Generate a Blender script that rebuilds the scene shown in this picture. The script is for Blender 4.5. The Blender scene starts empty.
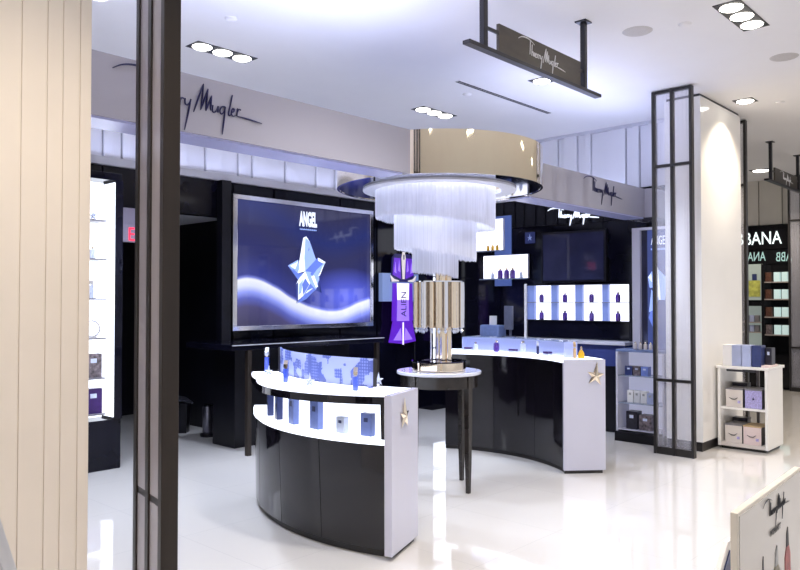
import bpy, bmesh, math, random
from mathutils import Vector, Matrix
random.seed(7)
PI = math.pi
sc = bpy.context.scene
COL = sc.collection

# ------------------------------------------------------------------ materials
MATS = {}
def nt(name):
    m = bpy.data.materials.new(name); m.use_nodes = True
    n = m.node_tree.nodes; l = m.node_tree.links
    MATS[name] = m
    return m, n, l, n['Principled BSDF']

def surf(name, col, rough=.5, metal=0., spec=.5, coat=0., noise=0., scale=8., stretch=(1, 1, 1), bump=0.):
    m, n, l, b = nt(name)
    b.inputs['Roughness'].default_value = rough
    b.inputs['Metallic'].default_value = metal
    b.inputs['Specular IOR Level'].default_value = spec
    b.inputs['Coat Weight'].default_value = coat
    b.inputs['Coat Roughness'].default_value = .03
    b.inputs['Base Color'].default_value = (*col, 1)
    if noise or bump:
        tc = n.new('ShaderNodeTexCoord'); mp = n.new('ShaderNodeMapping')
        mp.inputs['Scale'].default_value = stretch
        nz = n.new('ShaderNodeTexNoise'); nz.inputs['Scale'].default_value = scale
        nz.inputs['Detail'].default_value = 4
        l.new(tc.outputs['Object'], mp.inputs['Vector']); l.new(mp.outputs['Vector'], nz.inputs['Vector'])
        if noise:
            cr = n.new('ShaderNodeValToRGB')
            cr.color_ramp.elements[0].position = .3; cr.color_ramp.elements[1].position = .7
            cr.color_ramp.elements[0].color = (*[c * (1 - noise) for c in col], 1)
            cr.color_ramp.elements[1].color = (*[min(1, c * (1 + noise)) for c in col], 1)
            l.new(nz.outputs['Fac'], cr.inputs['Fac']); l.new(cr.outputs['Color'], b.inputs['Base Color'])
        if bump:
            bp = n.new('ShaderNodeBump'); bp.inputs['Strength'].default_value = bump
            bp.inputs['Distance'].default_value = .002
            l.new(nz.outputs['Fac'], bp.inputs['Height']); l.new(bp.outputs['Normal'], b.inputs['Normal'])
    return m

def emit(name, col, strength):
    m, n, l, b = nt(name)
    b.inputs['Base Color'].default_value = (*[c * .6 for c in col], 1)
    b.inputs['Roughness'].default_value = .3
    b.inputs['Emission Color'].default_value = (*col, 1)
    b.inputs['Emission Strength'].default_value = strength
    return m

def sheer(name, col, clear, rough=.1, metal=0., translucent=False, streak=0., grid=0.):
    m, n, l, b = nt(name)
    b.inputs['Base Color'].default_value = (*col, 1)
    b.inputs['Roughness'].default_value = rough
    b.inputs['Metallic'].default_value = metal
    out = n['Material Output']
    tr = n.new('ShaderNodeBsdfTransparent'); mx = n.new('ShaderNodeMixShader')
    mx.inputs['Fac'].default_value = clear
    body = b.outputs[0]
    if translucent:
        tl = n.new('ShaderNodeBsdfTranslucent'); tl.inputs['Color'].default_value = (*col, 1)
        m2 = n.new('ShaderNodeMixShader'); m2.inputs['Fac'].default_value = .5
        l.new(b.outputs[0], m2.inputs[1]); l.new(tl.outputs[0], m2.inputs[2]); body = m2.outputs[0]
    l.new(body, mx.inputs[1]); l.new(tr.outputs[0], mx.inputs[2]); l.new(mx.outputs[0], out.inputs['Surface'])
    if streak:
        tc = n.new('ShaderNodeTexCoord'); mp = n.new('ShaderNodeMapping')
        mp.inputs['Scale'].default_value = (60, 60, .4)
        nz = n.new('ShaderNodeTexNoise'); nz.inputs['Scale'].default_value = 1.5
        ma = n.new('ShaderNodeMath'); ma.operation = 'MULTIPLY_ADD'
        ma.inputs[1].default_value = streak; ma.inputs[2].default_value = clear - streak * .5
        l.new(tc.outputs['Object'], mp.inputs['Vector']); l.new(mp.outputs['Vector'], nz.inputs['Vector'])
        l.new(nz.outputs['Fac'], ma.inputs[0]); l.new(ma.outputs[0], mx.inputs['Fac'])
    if grid:
        tc = n.new('ShaderNodeTexCoord'); vo = n.new('ShaderNodeTexVoronoi'); bl = n.new('ShaderNodeTexVoronoi')
        vo.inputs['Scale'].default_value = grid; vo.inputs['Randomness'].default_value = .1
        bl.inputs['Scale'].default_value = 14; bl.distance = 'CHEBYCHEV'
        cr = n.new('ShaderNodeValToRGB'); cr.color_ramp.interpolation = 'CONSTANT'
        cr.color_ramp.elements[0].color = (.42, .50, .92, 1); cr.color_ramp.elements[1].color = (.22, .28, .66, 1)
        cr.color_ramp.elements[0].position = 0; cr.color_ramp.elements[1].position = .36
        c2 = n.new('ShaderNodeValToRGB'); c2.color_ramp.interpolation = 'CONSTANT'
        c2.color_ramp.elements[0].color = (0, 0, 0, 1); c2.color_ramp.elements[1].color = (1, 1, 1, 1); c2.color_ramp.elements[1].position = .55
        mc = n.new('ShaderNodeMix'); mc.data_type = 'RGBA'; mc.inputs[7].default_value = (.64, .71, 1, 1)
        l.new(tc.outputs['Object'], vo.inputs['Vector']); l.new(tc.outputs['Object'], bl.inputs['Vector'])
        l.new(vo.outputs['Distance'], cr.inputs['Fac']); l.new(bl.outputs['Color'], c2.inputs['Fac'])
        l.new(c2.outputs['Color'], mc.inputs[0]); l.new(cr.outputs['Color'], mc.inputs[6]); l.new(mc.outputs[2], b.inputs['Base Color'])
        l.new(mc.outputs[2], tl.inputs['Color'])
    return m

surf('ceiling', (.80, .79, .80), .75, noise=.01, scale=3)
surf('black', (.004, .004, .010), .08, spec=.22, noise=.3, scale=2)
surf('black_soft', (.005, .005, .009), .3, spec=.3, noise=.3, scale=5)
surf('black_counter', (.005, .004, .007), .07, spec=.45, coat=.1, noise=.2, scale=3)
surf('bronze', (.021, .015, .012), .38, spec=.4, noise=.15, scale=20, stretch=(1, 1, .1))
surf('dark_frame', (.018, .016, .016), .4, noise=.15, scale=20)
surf('sign_metal', (.014, .013, .018), .35, noise=.15, scale=10)
surf('sign_panel', (.085, .072, .058), .38, metal=.4, noise=.12, scale=6, stretch=(1, 1, 3))
surf('beige', (.86, .785, .70), .5, noise=.015, scale=4)
surf('white_gloss', (.90, .88, .84), .12, coat=.3, noise=.01, scale=4)
surf('white_lacquer', (.58, .58, .69), .22, coat=.2, noise=.01, scale=4)
surf('fascia', (.44, .43, .50), .06, spec=.6, coat=.3, noise=.01, scale=3)
surf('soffit_bounce_blue', (.44, .46, .74), .25, noise=.02, scale=4)  # blue light bounced onto the beam underside, put into its colour
surf('rib_white', (.74, .74, .80), .45, noise=.015, scale=3)
surf('ledge', (.55, .55, .62), .4, noise=.02, scale=5)
surf('chrome', (.80, .80, .84), .10, metal=1, noise=.03, scale=12)
surf('champagne', (1.0, .89, .70), .05, metal=1, noise=.03, scale=6, stretch=(1, 1, .2))
surf('silver_gold', (.86, .74, .58), .06, metal=1, noise=.06, scale=14, stretch=(1, 1, .15))
surf('dark_mirror', (.10, .10, .17), .04, metal=1, noise=.05, scale=5)
surf('inner_white', (.80, .82, .92), .3, noise=.01, scale=5)
surf('table_dark', (.020, .016, .014), .22, noise=.2, scale=10)
surf('table_top', (.70, .72, .82), .06, coat=.5, noise=.02, scale=9)
surf('navy', (.012, .012, .085), .35, noise=.1, scale=20)
surf('navy_box', (.035, .05, .16), .3, noise=.12, scale=14)
surf('blue_box', (.18, .25, .60), .3, noise=.12, scale=14)
surf('pale_blue_box', (.40, .45, .66), .35, noise=.08, scale=10)
surf('print_pale', (.62, .68, .86), .4, noise=.05, scale=30)
surf('blue_glass', (.06, .11, .58), .05, spec=.8, coat=.5, noise=.25, scale=25, stretch=(1, 1, .3))
surf('purple_glass', (.075, .025, .26), .06, spec=.8, coat=.5, noise=.3, scale=30)
surf('dark_purple', (.045, .015, .12), .3, noise=.2, scale=20)
surf('crystal_glass', (.62, .68, .90), .04, spec=.9, coat=.6, noise=.2, scale=60)
surf('yellow_glass', (.85, .48, .02), .08, coat=.4, noise=.1, scale=30)
surf('tan', (.55, .38, .20), .3, noise=.15, scale=40)
surf('white_card', (.80, .79, .80), .45, noise=.02, scale=10)
surf('cream_card', (.74, .68, .64), .45, noise=.03, scale=12)
surf('pink_card', (.78, .64, .62), .45, noise=.03, scale=12)
surf('lilac_card', (.42, .38, .68), .5, noise=.25, scale=70)
surf('grey_lid', (.20, .19, .21), .4, noise=.1, scale=10)
surf('dark_card', (.02, .018, .03), .3, noise=.3, scale=30)
surf('photo_card', (.16, .13, .14), .4, noise=.8, scale=28)
surf('slot', (.02, .02, .025), .5, noise=.1, scale=10)
surf('grille', (.52, .50, .49), .6, noise=.1, scale=200)
surf('plinth_kick', (.012, .010, .010), .4, noise=.2, scale=10)
surf('screen_glass', (.028, .030, .070), .04, coat=.5, noise=.2, scale=3)
surf('device_grey', (.10, .11, .16), .35, noise=.1, scale=20)
surf('device_blue', (.16, .22, .42), .35, noise=.1, scale=20)
surf('brushed_can', (.22, .22, .27), .28, metal=.9, noise=.1, scale=30, stretch=(1, 1, .1))
surf('board_face', (.62, .58, .53), .22, coat=.4, noise=.03, scale=5)
surf('board_edge', (.80, .74, .64), .5, noise=.03, scale=20)
surf('ink', (.03, .03, .035), .5, noise=.1, scale=30)
surf('ink_red', (.36, .075, .07), .4, noise=.3, scale=40)
surf('ink_gold', (.16, .14, .08), .4, noise=.5, scale=60)
surf('ink_grey', (.34, .34, .34), .5, noise=.3, scale=40)
surf('exit_grey', (.30, .27, .36), .4, noise=.03, scale=20)
surf('far_black', (.010, .010, .012), .1, noise=.2, scale=4)
surf('far_rib', (.60, .57, .51), .5, noise=.02, scale=3)
surf('far_shelf', (.34, .30, .28), .4, noise=.1, scale=12)
surf('dress_green', (.50, .52, .12), .4, noise=.4, scale=14)
surf('brown_goods', (.11, .05, .035), .35, noise=.5, scale=30)
surf('blue_wall', (.045, .06, .20), .15, noise=.1, scale=4)
emit('lit_panel', (.86, .90, 1.0), 1.7)
emit('lit_soft', (.74, .80, 1.0), 1.35)
emit('shelf_back_glow', (.74, .76, 1.0), .38)
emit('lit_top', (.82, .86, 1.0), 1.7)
emit('lit_cell', (.86, .88, 1.0), 1.7)
emit('lit_box', (.88, .90, 1.0), 1.9)
emit('lamp', (1.0, .97, .93), 7)
emit('lamp_warm', (1.0, .95, .86), 8)
emit('letters', (.80, .86, 1.0), 1.3)
emit('far_letters', (.85, .97, .96), 1.1)
emit('mirrored_letter_glow', (.40, .62, .60), .55)
emit('exit_red', (1.0, .03, .08), 1.3)
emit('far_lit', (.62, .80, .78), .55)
emit('far_poster', (.42, .48, .44), .42)
emit('star_white', (.82, .88, 1.0), 1.0)
emit('star_pale', (.34, .48, .92), .8)
emit('star_mid', (.14, .22, .70), .75)
emit('poster_blue', (.05, .075, .26), .6)
emit('star_dark', (.04, .06, .26), .7)
emit('alien_deep', (.12, .02, .55), .75)
emit('alien_light', (.36, .20, .92), .85)
emit('alien_white', (.85, .80, 1.0), 1.1)
emit('alien_navy', (.012, .008, .10), .6)
emit('alien_gold', (.72, .66, .66), .75)
emit('blue_strip', (.08, .13, .38), .6)
emit('pale_strip', (.22, .30, .58), .6)
emit('blue_div', (.20, .27, .62), .6)
sheer('clear_pane', (.80, .80, .92), .78, .05, streak=.25)
sheer('pale_reflection_pane', (.56, .52, .54), .10, .12, streak=.15)  # pale tint stands in for bright reflections in the glass
sheer('shelf_glass', (.30, .38, .50), .45, .05)
sheer('acrylic', (.62, .68, .98), .38, .06, translucent=True)
sheer('glitter', (.66, .72, 1.0), .12, .15, translucent=True, grid=48)
sheer('crystal', (.93, .94, 1.0), .14, .08, translucent=True, streak=.5)

def floor_mat():
    m, n, l, b = nt('floor_tile')
    tc = n.new('ShaderNodeTexCoord'); br = n.new('ShaderNodeTexBrick')
    br.offset = 0
    br.inputs['Scale'].default_value = 1
    br.inputs['Brick Width'].default_value = .9; br.inputs['Row Height'].default_value = .9
    br.inputs['Mortar Size'].default_value = .0016; br.inputs['Mortar Smooth'].default_value = .3
    br.inputs['Color1'].default_value = (.68, .655, .625, 1); br.inputs['Color2'].default_value = (.665, .64, .61, 1)
    br.inputs['Mortar'].default_value = (.52, .51, .50, 1)
    l.new(tc.outputs['Object'], br.inputs['Vector']); l.new(br.outputs['Color'], b.inputs['Base Color'])
    b.inputs['Roughness'].default_value = .05
    b.inputs['Specular IOR Level'].default_value = .6
    b.inputs['Coat Weight'].default_value = .25; b.inputs['Coat Roughness'].default_value = .02
floor_mat()

def screen_mat():
    # the picture on the backlit display: a planet's glowing edge under a dark sky
    m, n, l, b = nt('screen_picture')
    tc = n.new('ShaderNodeTexCoord'); sx = n.new('ShaderNodeSeparateXYZ')
    l.new(tc.outputs['Object'], sx.inputs[0])
    fx = n.new('ShaderNodeMath'); fx.operation = 'MULTIPLY'; fx.inputs[1].default_value = 1 / 2.16
    l.new(sx.outputs['X'], fx.inputs[0])
    fc = n.new('ShaderNodeFloatCurve')
    cm = fc.mapping; c = cm.curves[0]
    pts = [(0, .365), (.09, .385), (.27, .305), (.38, .22), (.58, .125), (.74, .11), (.92, .185), (1, .215)]
    c.points[0].location = pts[0]; c.points[1].location = pts[-1]
    for p in pts[1:-1]: c.points.new(*p)
    cm.update(); fc.inputs['Factor'].default_value = 1
    l.new(fx.outputs[0], fc.inputs['Value'])
    fy = n.new('ShaderNodeMath'); fy.operation = 'MULTIPLY'; fy.inputs[1].default_value = 1 / 1.45
    l.new(sx.outputs['Z'], fy.inputs[0])
    d = n.new('ShaderNodeMath'); d.operation = 'SUBTRACT'
    l.new(fy.outputs[0], d.inputs[0]); l.new(fc.outputs[0], d.inputs[1])
    s = n.new('ShaderNodeMath'); s.operation = 'MULTIPLY_ADD'; s.inputs[1].default_value = .5; s.inputs[2].default_value = .5
    l.new(d.outputs[0], s.inputs[0])
    cr = n.new('ShaderNodeValToRGB'); e = cr.color_ramp.elements
    stops = [(.30, (.038, .034, .085)), (.385, (.070, .062, .17)), (.42, (.10, .12, .50)), (.445, (.30, .36, .98)), (.47, (.75, .80, 1.0)), (.497, (.93, .95, 1.0)),
             (.504, (.20, .24, .75)), (.515, (.035, .045, .26)), (.60, (.022, .026, .14)), (.72, (.030, .032, .11)), (.80, (.022, .032, .16)), (.92, (.035, .035, .09)), (1, (.02, .02, .05))]
    e[0].position, e[0].color = stops[0][0], (*stops[0][1], 1)
    e[1].position, e[1].color = stops[-1][0], (*stops[-1][1], 1)
    for p, q in stops[1:-1]:
        x = e.new(p); x.color = (*q, 1)
    l.new(s.outputs[0], cr.inputs['Fac'])
    # blue haze of the sky to the right of the bottle
    hx = n.new('ShaderNodeMapping'); hx.inputs['Location'].default_value = (-1.75/.75, 0, -.36/.38); hx.inputs['Scale'].default_value = (1/.75, 1, 1/.38)
    gr = n.new('ShaderNodeTexGradient'); gr.gradient_type = 'SPHERICAL'
    l.new(tc.outputs['Object'], hx.inputs['Vector']); l.new(hx.outputs['Vector'], gr.inputs['Vector'])
    mx = n.new('ShaderNodeMix'); mx.data_type = 'RGBA'; mx.blend_type = 'ADD'
    mx.inputs['B'].default_value = (0, 0, 0, 1)
    hz = n.new('ShaderNodeMix'); hz.data_type = 'RGBA'
    hz.inputs[6].default_value = (0, 0, 0, 1); hz.inputs[7].default_value = (.11, .14, .80, 1)
    l.new(gr.outputs['Fac'], hz.inputs[0]); mx.inputs[0].default_value = 1
    l.new(cr.outputs['Color'], mx.inputs[6]); l.new(hz.outputs[2], mx.inputs[7])
    l.new(mx.outputs[2], b.inputs['Emission Color'])
    b.inputs['Emission Strength'].default_value = .95
    b.inputs['Base Color'].default_value = (.01, .01, .02, 1); b.inputs['Roughness'].default_value = .05
screen_mat()

# ------------------------------------------------------------------ mesh helpers
class MB:
    def __init__(s): s.bm = bmesh.new()
    def box(s, x0, x1, y0, y1, z0, z1, bev=0., mat=None):
        g = bmesh.ops.create_cube(s.bm, size=1)
        M = Matrix.Translation(((x0+x1)/2, (y0+y1)/2, (z0+z1)/2)) @ Matrix.Diagonal((x1-x0, y1-y0, z1-z0, 1))
        if mat is not None: M = mat @ M
        bmesh.ops.transform(s.bm, matrix=M, verts=g['verts'])
        if bev:
            ed = list({e for v in g['verts'] for e in v.link_edges})
            bmesh.ops.bevel(s.bm, geom=ed, offset=bev, segments=2, affect='EDGES', profile=.5)
        return s
    def cyl(s, x, y, z0, z1, r, r2=None, n=24, cap=True):
        g = bmesh.ops.create_cone(s.bm, cap_ends=cap, segments=n, radius1=r, radius2=r if r2 is None else r2, depth=z1-z0)
        bmesh.ops.translate(s.bm, vec=(x, y, (z0+z1)/2), verts=g['verts']); return s
    def lathe(s, x, y, prof, n=32):
        rings = []
        for r, z in prof:
            rings.append([s.bm.verts.new((x + r*math.cos(2*PI*i/n), y + r*math.sin(2*PI*i/n), z)) for i in range(n)])
        for a, b in zip(rings, rings[1:]):
            for i in range(n): s.bm.faces.new((a[i], a[(i+1) % n], b[(i+1) % n], b[i]))
        s.bm.faces.new(list(reversed(rings[0]))); s.bm.faces.new(rings[-1]); return s
    def annulus(s, x, y, r0, r1, z0, z1, n=96):
        rr = [[(r, z) for r, z in ((r0, z0), (r1, z0), (r1, z1), (r0, z1))]]
        rings = [[s.bm.verts.new((x + r*math.cos(2*PI*i/n), y + r*math.sin(2*PI*i/n), z)) for i in range(n)] for r, z in rr[0]]
        for k in range(4):
            a, b = rings[k], rings[(k+1) % 4]
            for i in range(n): s.bm.faces.new((a[i], b[i], b[(i+1) % n], a[(i+1) % n]))
        return s
    def prism(s, poly, z0, z1):
        lo = [s.bm.verts.new((*p[:2], z0)) for p in poly]; hi = [s.bm.verts.new((*p[:2], z1)) for p in poly]
        k = len(poly)
        for i in range(k): s.bm.faces.new((lo[i], lo[(i+1) % k], hi[(i+1) % k], hi[i]))
        s.bm.faces.new(list(reversed(lo))); s.bm.faces.new(hi); return s
    def loft(s, A, B, z0, z1, t=.02):
        """curved slab whose outer face runs from polyline A at z0 to B at z1; t is a list of inner points pair or thickness"""
        A2, B2 = t
        V = [[s.bm.verts.new((*p[:2], z)) for p in L] for L, z in ((A, z0), (B, z1), (B2, z1), (A2, z0))]
        n = len(A)
        for k in range(4):
            a, b = V[k], V[(k+1) % 4]
            for i in range(n-1): s.bm.faces.new((a[i], a[i+1], b[i+1], b[i]))
        s.bm.faces.new([V[k][0] for k in range(4)]); s.bm.faces.new([V[k][-1] for k in (3, 2, 1, 0)])
        return s
    def tube(s, pts, rad, n=6):
        pts = [Vector(p) for p in pts]
        rads = rad if isinstance(rad, (list, tuple)) else [rad]*len(pts)
        rings = []
        for i, p in enumerate(pts):
            t = (pts[min(i+1, len(pts)-1)] - pts[max(i-1, 0)])
            t = t.normalized() if t.length > 1e-9 else Vector((0, 0, 1))
            a = t.orthogonal().normalized()
            if i and rings:
                a = (prev - t * prev.dot(t))
                a = a.normalized() if a.length > 1e-6 else t.orthogonal().normalized()
            prev = a; b = t.cross(a)
            rings.append([s.bm.verts.new(p + (a*math.cos(2*PI*k/n) + b*math.sin(2*PI*k/n))*rads[i]) for k in range(n)])
        for a, b in zip(rings, rings[1:]):
            for k in range(n): s.bm.faces.new((a[k], a[(k+1) % n], b[(k+1) % n], b[k]))
        s.bm.faces.new(list(reversed(rings[0]))); s.bm.faces.new(rings[-1]); return s
    def poly(s, pts):
        s.bm.faces.new([s.bm.verts.new(p) for p in pts]); return s
    def xf(s, M):
        bmesh.ops.transform(s.bm, matrix=M, verts=s.bm.verts[:]); return s
    def build(s, name, mat, parent=None, smooth=False, origin=None):
        bmesh.ops.recalc_face_normals(s.bm, faces=s.bm.faces[:])
        if origin is not None: bmesh.ops.translate(s.bm, vec=-Vector(origin), verts=s.bm.verts[:])
        me = bpy.data.meshes.new(name); s.bm.to_mesh(me); s.bm.free()
        me.materials.append(MATS[mat])
        if smooth:
            for p in me.polygons: p.use_smooth = True
            try: me.set_sharp_from_angle(angle=math.radians(40))
            except Exception: pass
        o = bpy.data.objects.new(name, me); COL.objects.link(o)
        if origin is not None: o.location = origin
        if parent is not None:
            o.parent = parent
            if isinstance(parent, bpy.types.Object):
                o.matrix_parent_inverse = parent.matrix_world.inverted() if False else Matrix.Translation(-wloc(parent))
        return o

def wloc(o):
    v = Vector(o.location)
    p = o.parent
    return v if p is None else v  # parts are built in world space; their parents are unrotated roots
def thing(name, label, cat, loc=(0, 0, 0), group=None):
    o = bpy.data.objects.new(name, None); COL.objects.link(o); o.location = loc
    o.empty_display_size = .1
    return tag(o, label, cat, group)
def tag(o, label, cat, group=None):
    o['label'] = label; o['category'] = cat; o['kind'] = 'thing'
    if group: o['group'] = group
    return o
def struct(o, label=None):
    o['kind'] = 'structure'
    if label: o['label'] = label
    return o
def sub(builder, name, mat, part, smooth=False):
    """sub-part in world space under a part that itself sits at world identity offset"""
    o = builder.build(name, mat, None, smooth)
    o.parent = part
    bpy.context.view_layer.update()
    o.matrix_parent_inverse = part.matrix_world.inverted()
    return o
def copy_tree(o, parent=None):
    c = o.copy(); COL.objects.link(c)
    if parent is not None: c.parent = parent; c.matrix_parent_inverse = o.matrix_parent_inverse.copy()
    for ch in o.children: copy_tree(ch, c)
    return c

def circ3(a, b, c):
    ax, ay = a; bx, by = b; cx, cy = c
    d = 2*(ax*(by-cy)+bx*(cy-ay)+cx*(ay-by))
    ux = ((ax*ax+ay*ay)*(by-cy)+(bx*bx+by*by)*(cy-ay)+(cx*cx+cy*cy)*(ay-by))/d
    uy = ((ax*ax+ay*ay)*(cx-bx)+(bx*bx+by*by)*(ax-cx)+(cx*cx+cy*cy)*(bx-ax))/d
    return ux, uy, math.hypot(ax-ux, ay-uy)
def arc(c, p0, p1, n, dr=0., f0=0., f1=1.):
    cx, cy, R = c
    a0 = math.atan2(p0[1]-cy, p0[0]-cx); a1 = math.atan2(p1[1]-cy, p1[0]-cx)
    while a1-a0 > PI: a1 -= 2*PI
    while a1-a0 < -PI: a1 += 2*PI
    return [(cx+(R+dr)*math.cos(a), cy+(R+dr)*math.sin(a)) for a in (a0+(a1-a0)*(f0+(f1-f0)*i/(n-1)) for i in range(n))]
def lerp(A, B, t): return [(a[0]*(1-t)+b[0]*t, a[1]*(1-t)+b[1]*t) for a, b in zip(A, B)]

def catmull(P, k=5):
    if len(P) < 3: return [tuple(p) for p in P]
    Q = [P[0]] + list(P) + [P[-1]]; out = []
    for i in range(1, len(Q)-2):
        p0, p1, p2, p3 = Q[i-1], Q[i], Q[i+1], Q[i+2]
        for j in range(k):
            t = j/k
            out.append(tuple(.5*((2*p1[d])+(-p0[d]+p2[d])*t+(2*p0[d]-5*p1[d]+4*p2[d]-p3[d])*t*t+(-p0[d]+3*p1[d]-3*p2[d]+p3[d])*t**3) for d in (0, 1)))
    out.append(tuple(P[-1])); return out

# handwritten lettering: strokes in script units (total width 1187)
SCRIPT = [
    ([(-447, 148), (-380, 182), (-300, 200), (-200, 205), (-110, 192), (-20, 160)], 1),
    ([(-128, 198), (-134, 100), (-142, 5)], 0),
    ([(-82, 150), (-90, 70), (-94, 0)], 0), ([(-92, 38), (-70, 58), (-54, 45), (-56, 0)], 0),
    ([(-24, 56), (-30, 20), (-22, 0)], 0),
    ([(-2, 26), (18, 34), (20, 54), (4, 50), (-4, 18), (10, 0), (34, 10)], 0),
    ([(52, 56), (48, 0)], 0), ([(50, 34), (64, 54), (80, 52)], 0),
    ([(94, 56), (88, 0)], 0), ([(90, 36), (104, 54), (118, 52)], 0),
    ([(130, 56), (130, 22), (146, 12), (168, 34), (176, 58)], 0), ([(176, 58), (158, -30), (126, -168)], 1),
    ([(198, -28), (236, 80), (276, 188)], 1), ([(276, 188), (266, 90), (254, -2)], 1), ([(254, -2), (284, 80), (312, 160)], 1),
    ([(312, 160), (302, 80), (295, -2)], 1), ([(295, -2), (320, 60), (342, 118)], 1), ([(342, 118), (336, 50), (334, 8)], 1),
    ([(352, 50), (348, 10), (362, 0), (382, 20), (394, 52), (392, 6)], 0),
    ([(450, 58), (424, 52), (408, 20), (420, 0), (442, 20), (452, 58)], 0), ([(452, 58), (442, -36), (428, -150)], 1),
    ([(506, 156), (488, 70), (476, 16), (482, 2), (494, 8)], 0),
    ([(500, 24), (520, 42), (516, 60), (502, 44), (500, 14), (512, 2), (532, 12)], 0),
    ([(548, 66), (542, 8)], 0), ([(546, 40), (558, 62), (572, 60)], 0),
    ([(544, 8), (600, 6), (670, 0), (742, -8)], 1),
]
_XM = ((-447, -447), (-300, -319), (-136, -172), (0, -44), (100, 52), (180, 131), (276, 229), (345, 300), (430, 389), (505, 472), (560, 533), (742, 742))
def _xm(x):
    for (a, b), (c, d) in zip(_XM, _XM[1:]):
        if x <= c: return b+(d-b)*(x-a)/(c-a)
    return x
SCRIPT = [([(_xm(x), y) for x, y in P], t) for P, t in SCRIPT]
def script_mesh(origin, xdir, width, r, z=(0, 0, 1)):
    mb = MB(); s = width/1187; o = Vector(origin); xd = Vector(xdir).normalized(); zd = Vector(z)
    for P, taper in SCRIPT:
        Q = catmull(P, 4); n = len(Q)
        pts = [o + xd*((x+447)*s) + zd*(y*s) for x, y in Q]
        if taper: rr = [r*(.45+.75*math.sin(PI*min(1, (i+.6)/n))) for i in range(n)]
        else: rr = [r]*n
        mb.tube(pts, rr, 6)
    return mb

def text_mesh(body, size, xdir, zdir, origin, extrude=.004, sx=1., align='LEFT', spacing=1., bold=0.):
    cu = bpy.data.curves.new('lettering', 'FONT'); cu.body = body; cu.size = size; cu.extrude = extrude; cu.offset = bold
    cu.align_x = align; cu.space_character = spacing; cu.resolution_u = 4
    o = bpy.data.objects.new('lettering', cu); COL.objects.link(o)
    bpy.context.view_layer.update()
    me = bpy.data.meshes.new_from_object(o.evaluated_get(bpy.context.evaluated_depsgraph_get()))
    bpy.data.objects.remove(o); bpy.data.curves.remove(cu)
    mb = MB(); mb.bm.from_mesh(me); bpy.data.meshes.remove(me)
    x = Vector(xdir).normalized(); z = Vector(zdir).normalized(); y = x.cross(z) * -1  # outward normal
    nrm = x.cross(z)
    M = Matrix(((x.x*sx, z.x, nrm.x, origin[0]), (x.y*sx, z.y, nrm.y, origin[1]), (x.z*sx, z.z, nrm.z, origin[2]), (0, 0, 0, 1)))
    return mb.xf(M)

def star_mesh(center, nrm, up, size, depth=.25, sq=(1, 1)):
    """five pointed faceted star, front and back ridged"""
    n = Vector(nrm).normalized(); u = Vector(up).normalized(); x = u.cross(n).normalized(); u = n.cross(x)
    mb = MB(); c = Vector(center); rim = []
    L = [1.25, .8, .95, .95, .8]
    for i in range(10):
        a = PI/2 + i*PI/5
        rr = (L[i//2] if i % 2 == 0 else .36)*size
        rim.append(mb.bm.verts.new(c + x*math.cos(a)*rr*sq[0] + u*math.sin(a)*rr*sq[1]))
    f = mb.bm.verts.new(c + n*size*depth); b = mb.bm.verts.new(c - n*size*depth)
    for i in range(10):
        mb.bm.faces.new((rim[i], rim[(i+1) % 10], f)); mb.bm.faces.new((rim[(i+1) % 10], rim[i], b))
    return mb

# ------------------------------------------------------------------ camera
cam = bpy.data.cameras.new('camera'); cam.sensor_width = 36; cam.lens = 740/800*36; cam.clip_start = .05
co = bpy.data.objects.new('camera', cam); COL.objects.link(co)
co.location = (0, 0, 1.6)
co.rotation_euler = (PI/2 + math.atan(15/740), 0, math.atan2(685, 740) - PI/2)
sc.camera = co

# ------------------------------------------------------------------ setting
CZ = 3.8
struct(MB().box(-7, 17, -7, 13, -.06, 0).build('floor', 'floor_tile'), 'glossy white tiled floor')
ceil = struct(MB().box(-7, 17, -7, 13, CZ, CZ+.08).build('ceiling', 'ceiling'), 'flat white ceiling')
def unseen_lamp(x, y):     # unseen ceiling lamps, added to be mirrored in drum, beams and floor
    for dx in (-.2, 0, .2): sub(MB().lathe(x+dx, y, [(.07, CZ-.014), (.085, CZ-.008), (.085, CZ)], 20), 'reflected_lamp', 'lamp', ceil)

def ribs(axis, c, a0, a1, z0, z1, mat, parent, seed, sgn=-1):
    """irregular flat vertical slats on a wall plane; axis 'y' = wall at y=c running along x"""
    rnd = random.Random(seed); mb = MB(); a = a0; k = 0
    while a < a1:
        w = rnd.choice([.30, .24, .36, .11, .09, .20]); w = min(w, a1-a)
        d = .05 if k % 2 == 0 else .018
        if axis == 'y': mb.box(a+.004, a+w-.004, c-d, c, z0, z1, .003)
        else: mb.box(c-d, c, a+.004, a+w-.004, z0, z1, .003)
        a += w; k += 1
    return mb.build('ribbed_panel', mat, parent)

# back wall (behind the picture screen): black gloss below, white ribs above
mb = MB().box(0, 3.45, 7.32, 7.45, 0, CZ).box(5.0, 8.85, 7.32, 7.45, 0, CZ).box(3.45, 5.0, 7.32, 7.45, 2.56, CZ)
wb = struct(mb.build('wall_back', 'black'), 'black glossy back wall behind the screen')
mb = MB()
for x0, x1 in ((.02, .9), (.92, 1.8), (1.82, 2.6), (2.62, 3.44), (5.02, 5.6), (5.62, 6.7), (6.72, 7.4), (7.42, 8.1), (8.12, 8.7)):
    mb.box(x0, x1-.008, 7.30, 7.32, .05, 2.97)
mb.box(3.45, 5.0, 7.30, 7.32, 2.565, 2.97)
sub(mb, 'wall_panel', 'black', wb)
sub(MB().box(4.79, 4.912, 7.19, 7.30, 0, 2.97, .003), 'pilaster', 'black_soft', wb)
sub(MB().box(3.30, 3.45, 7.45, 9.8, 0, 2.6).box(5.15, 5.3, 7.45, 9.8, 0, 2.6).box(3.3, 5.3, 9.8, 9.9, 0, 2.6), 'passage_wall', 'black_soft', wb)
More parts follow.
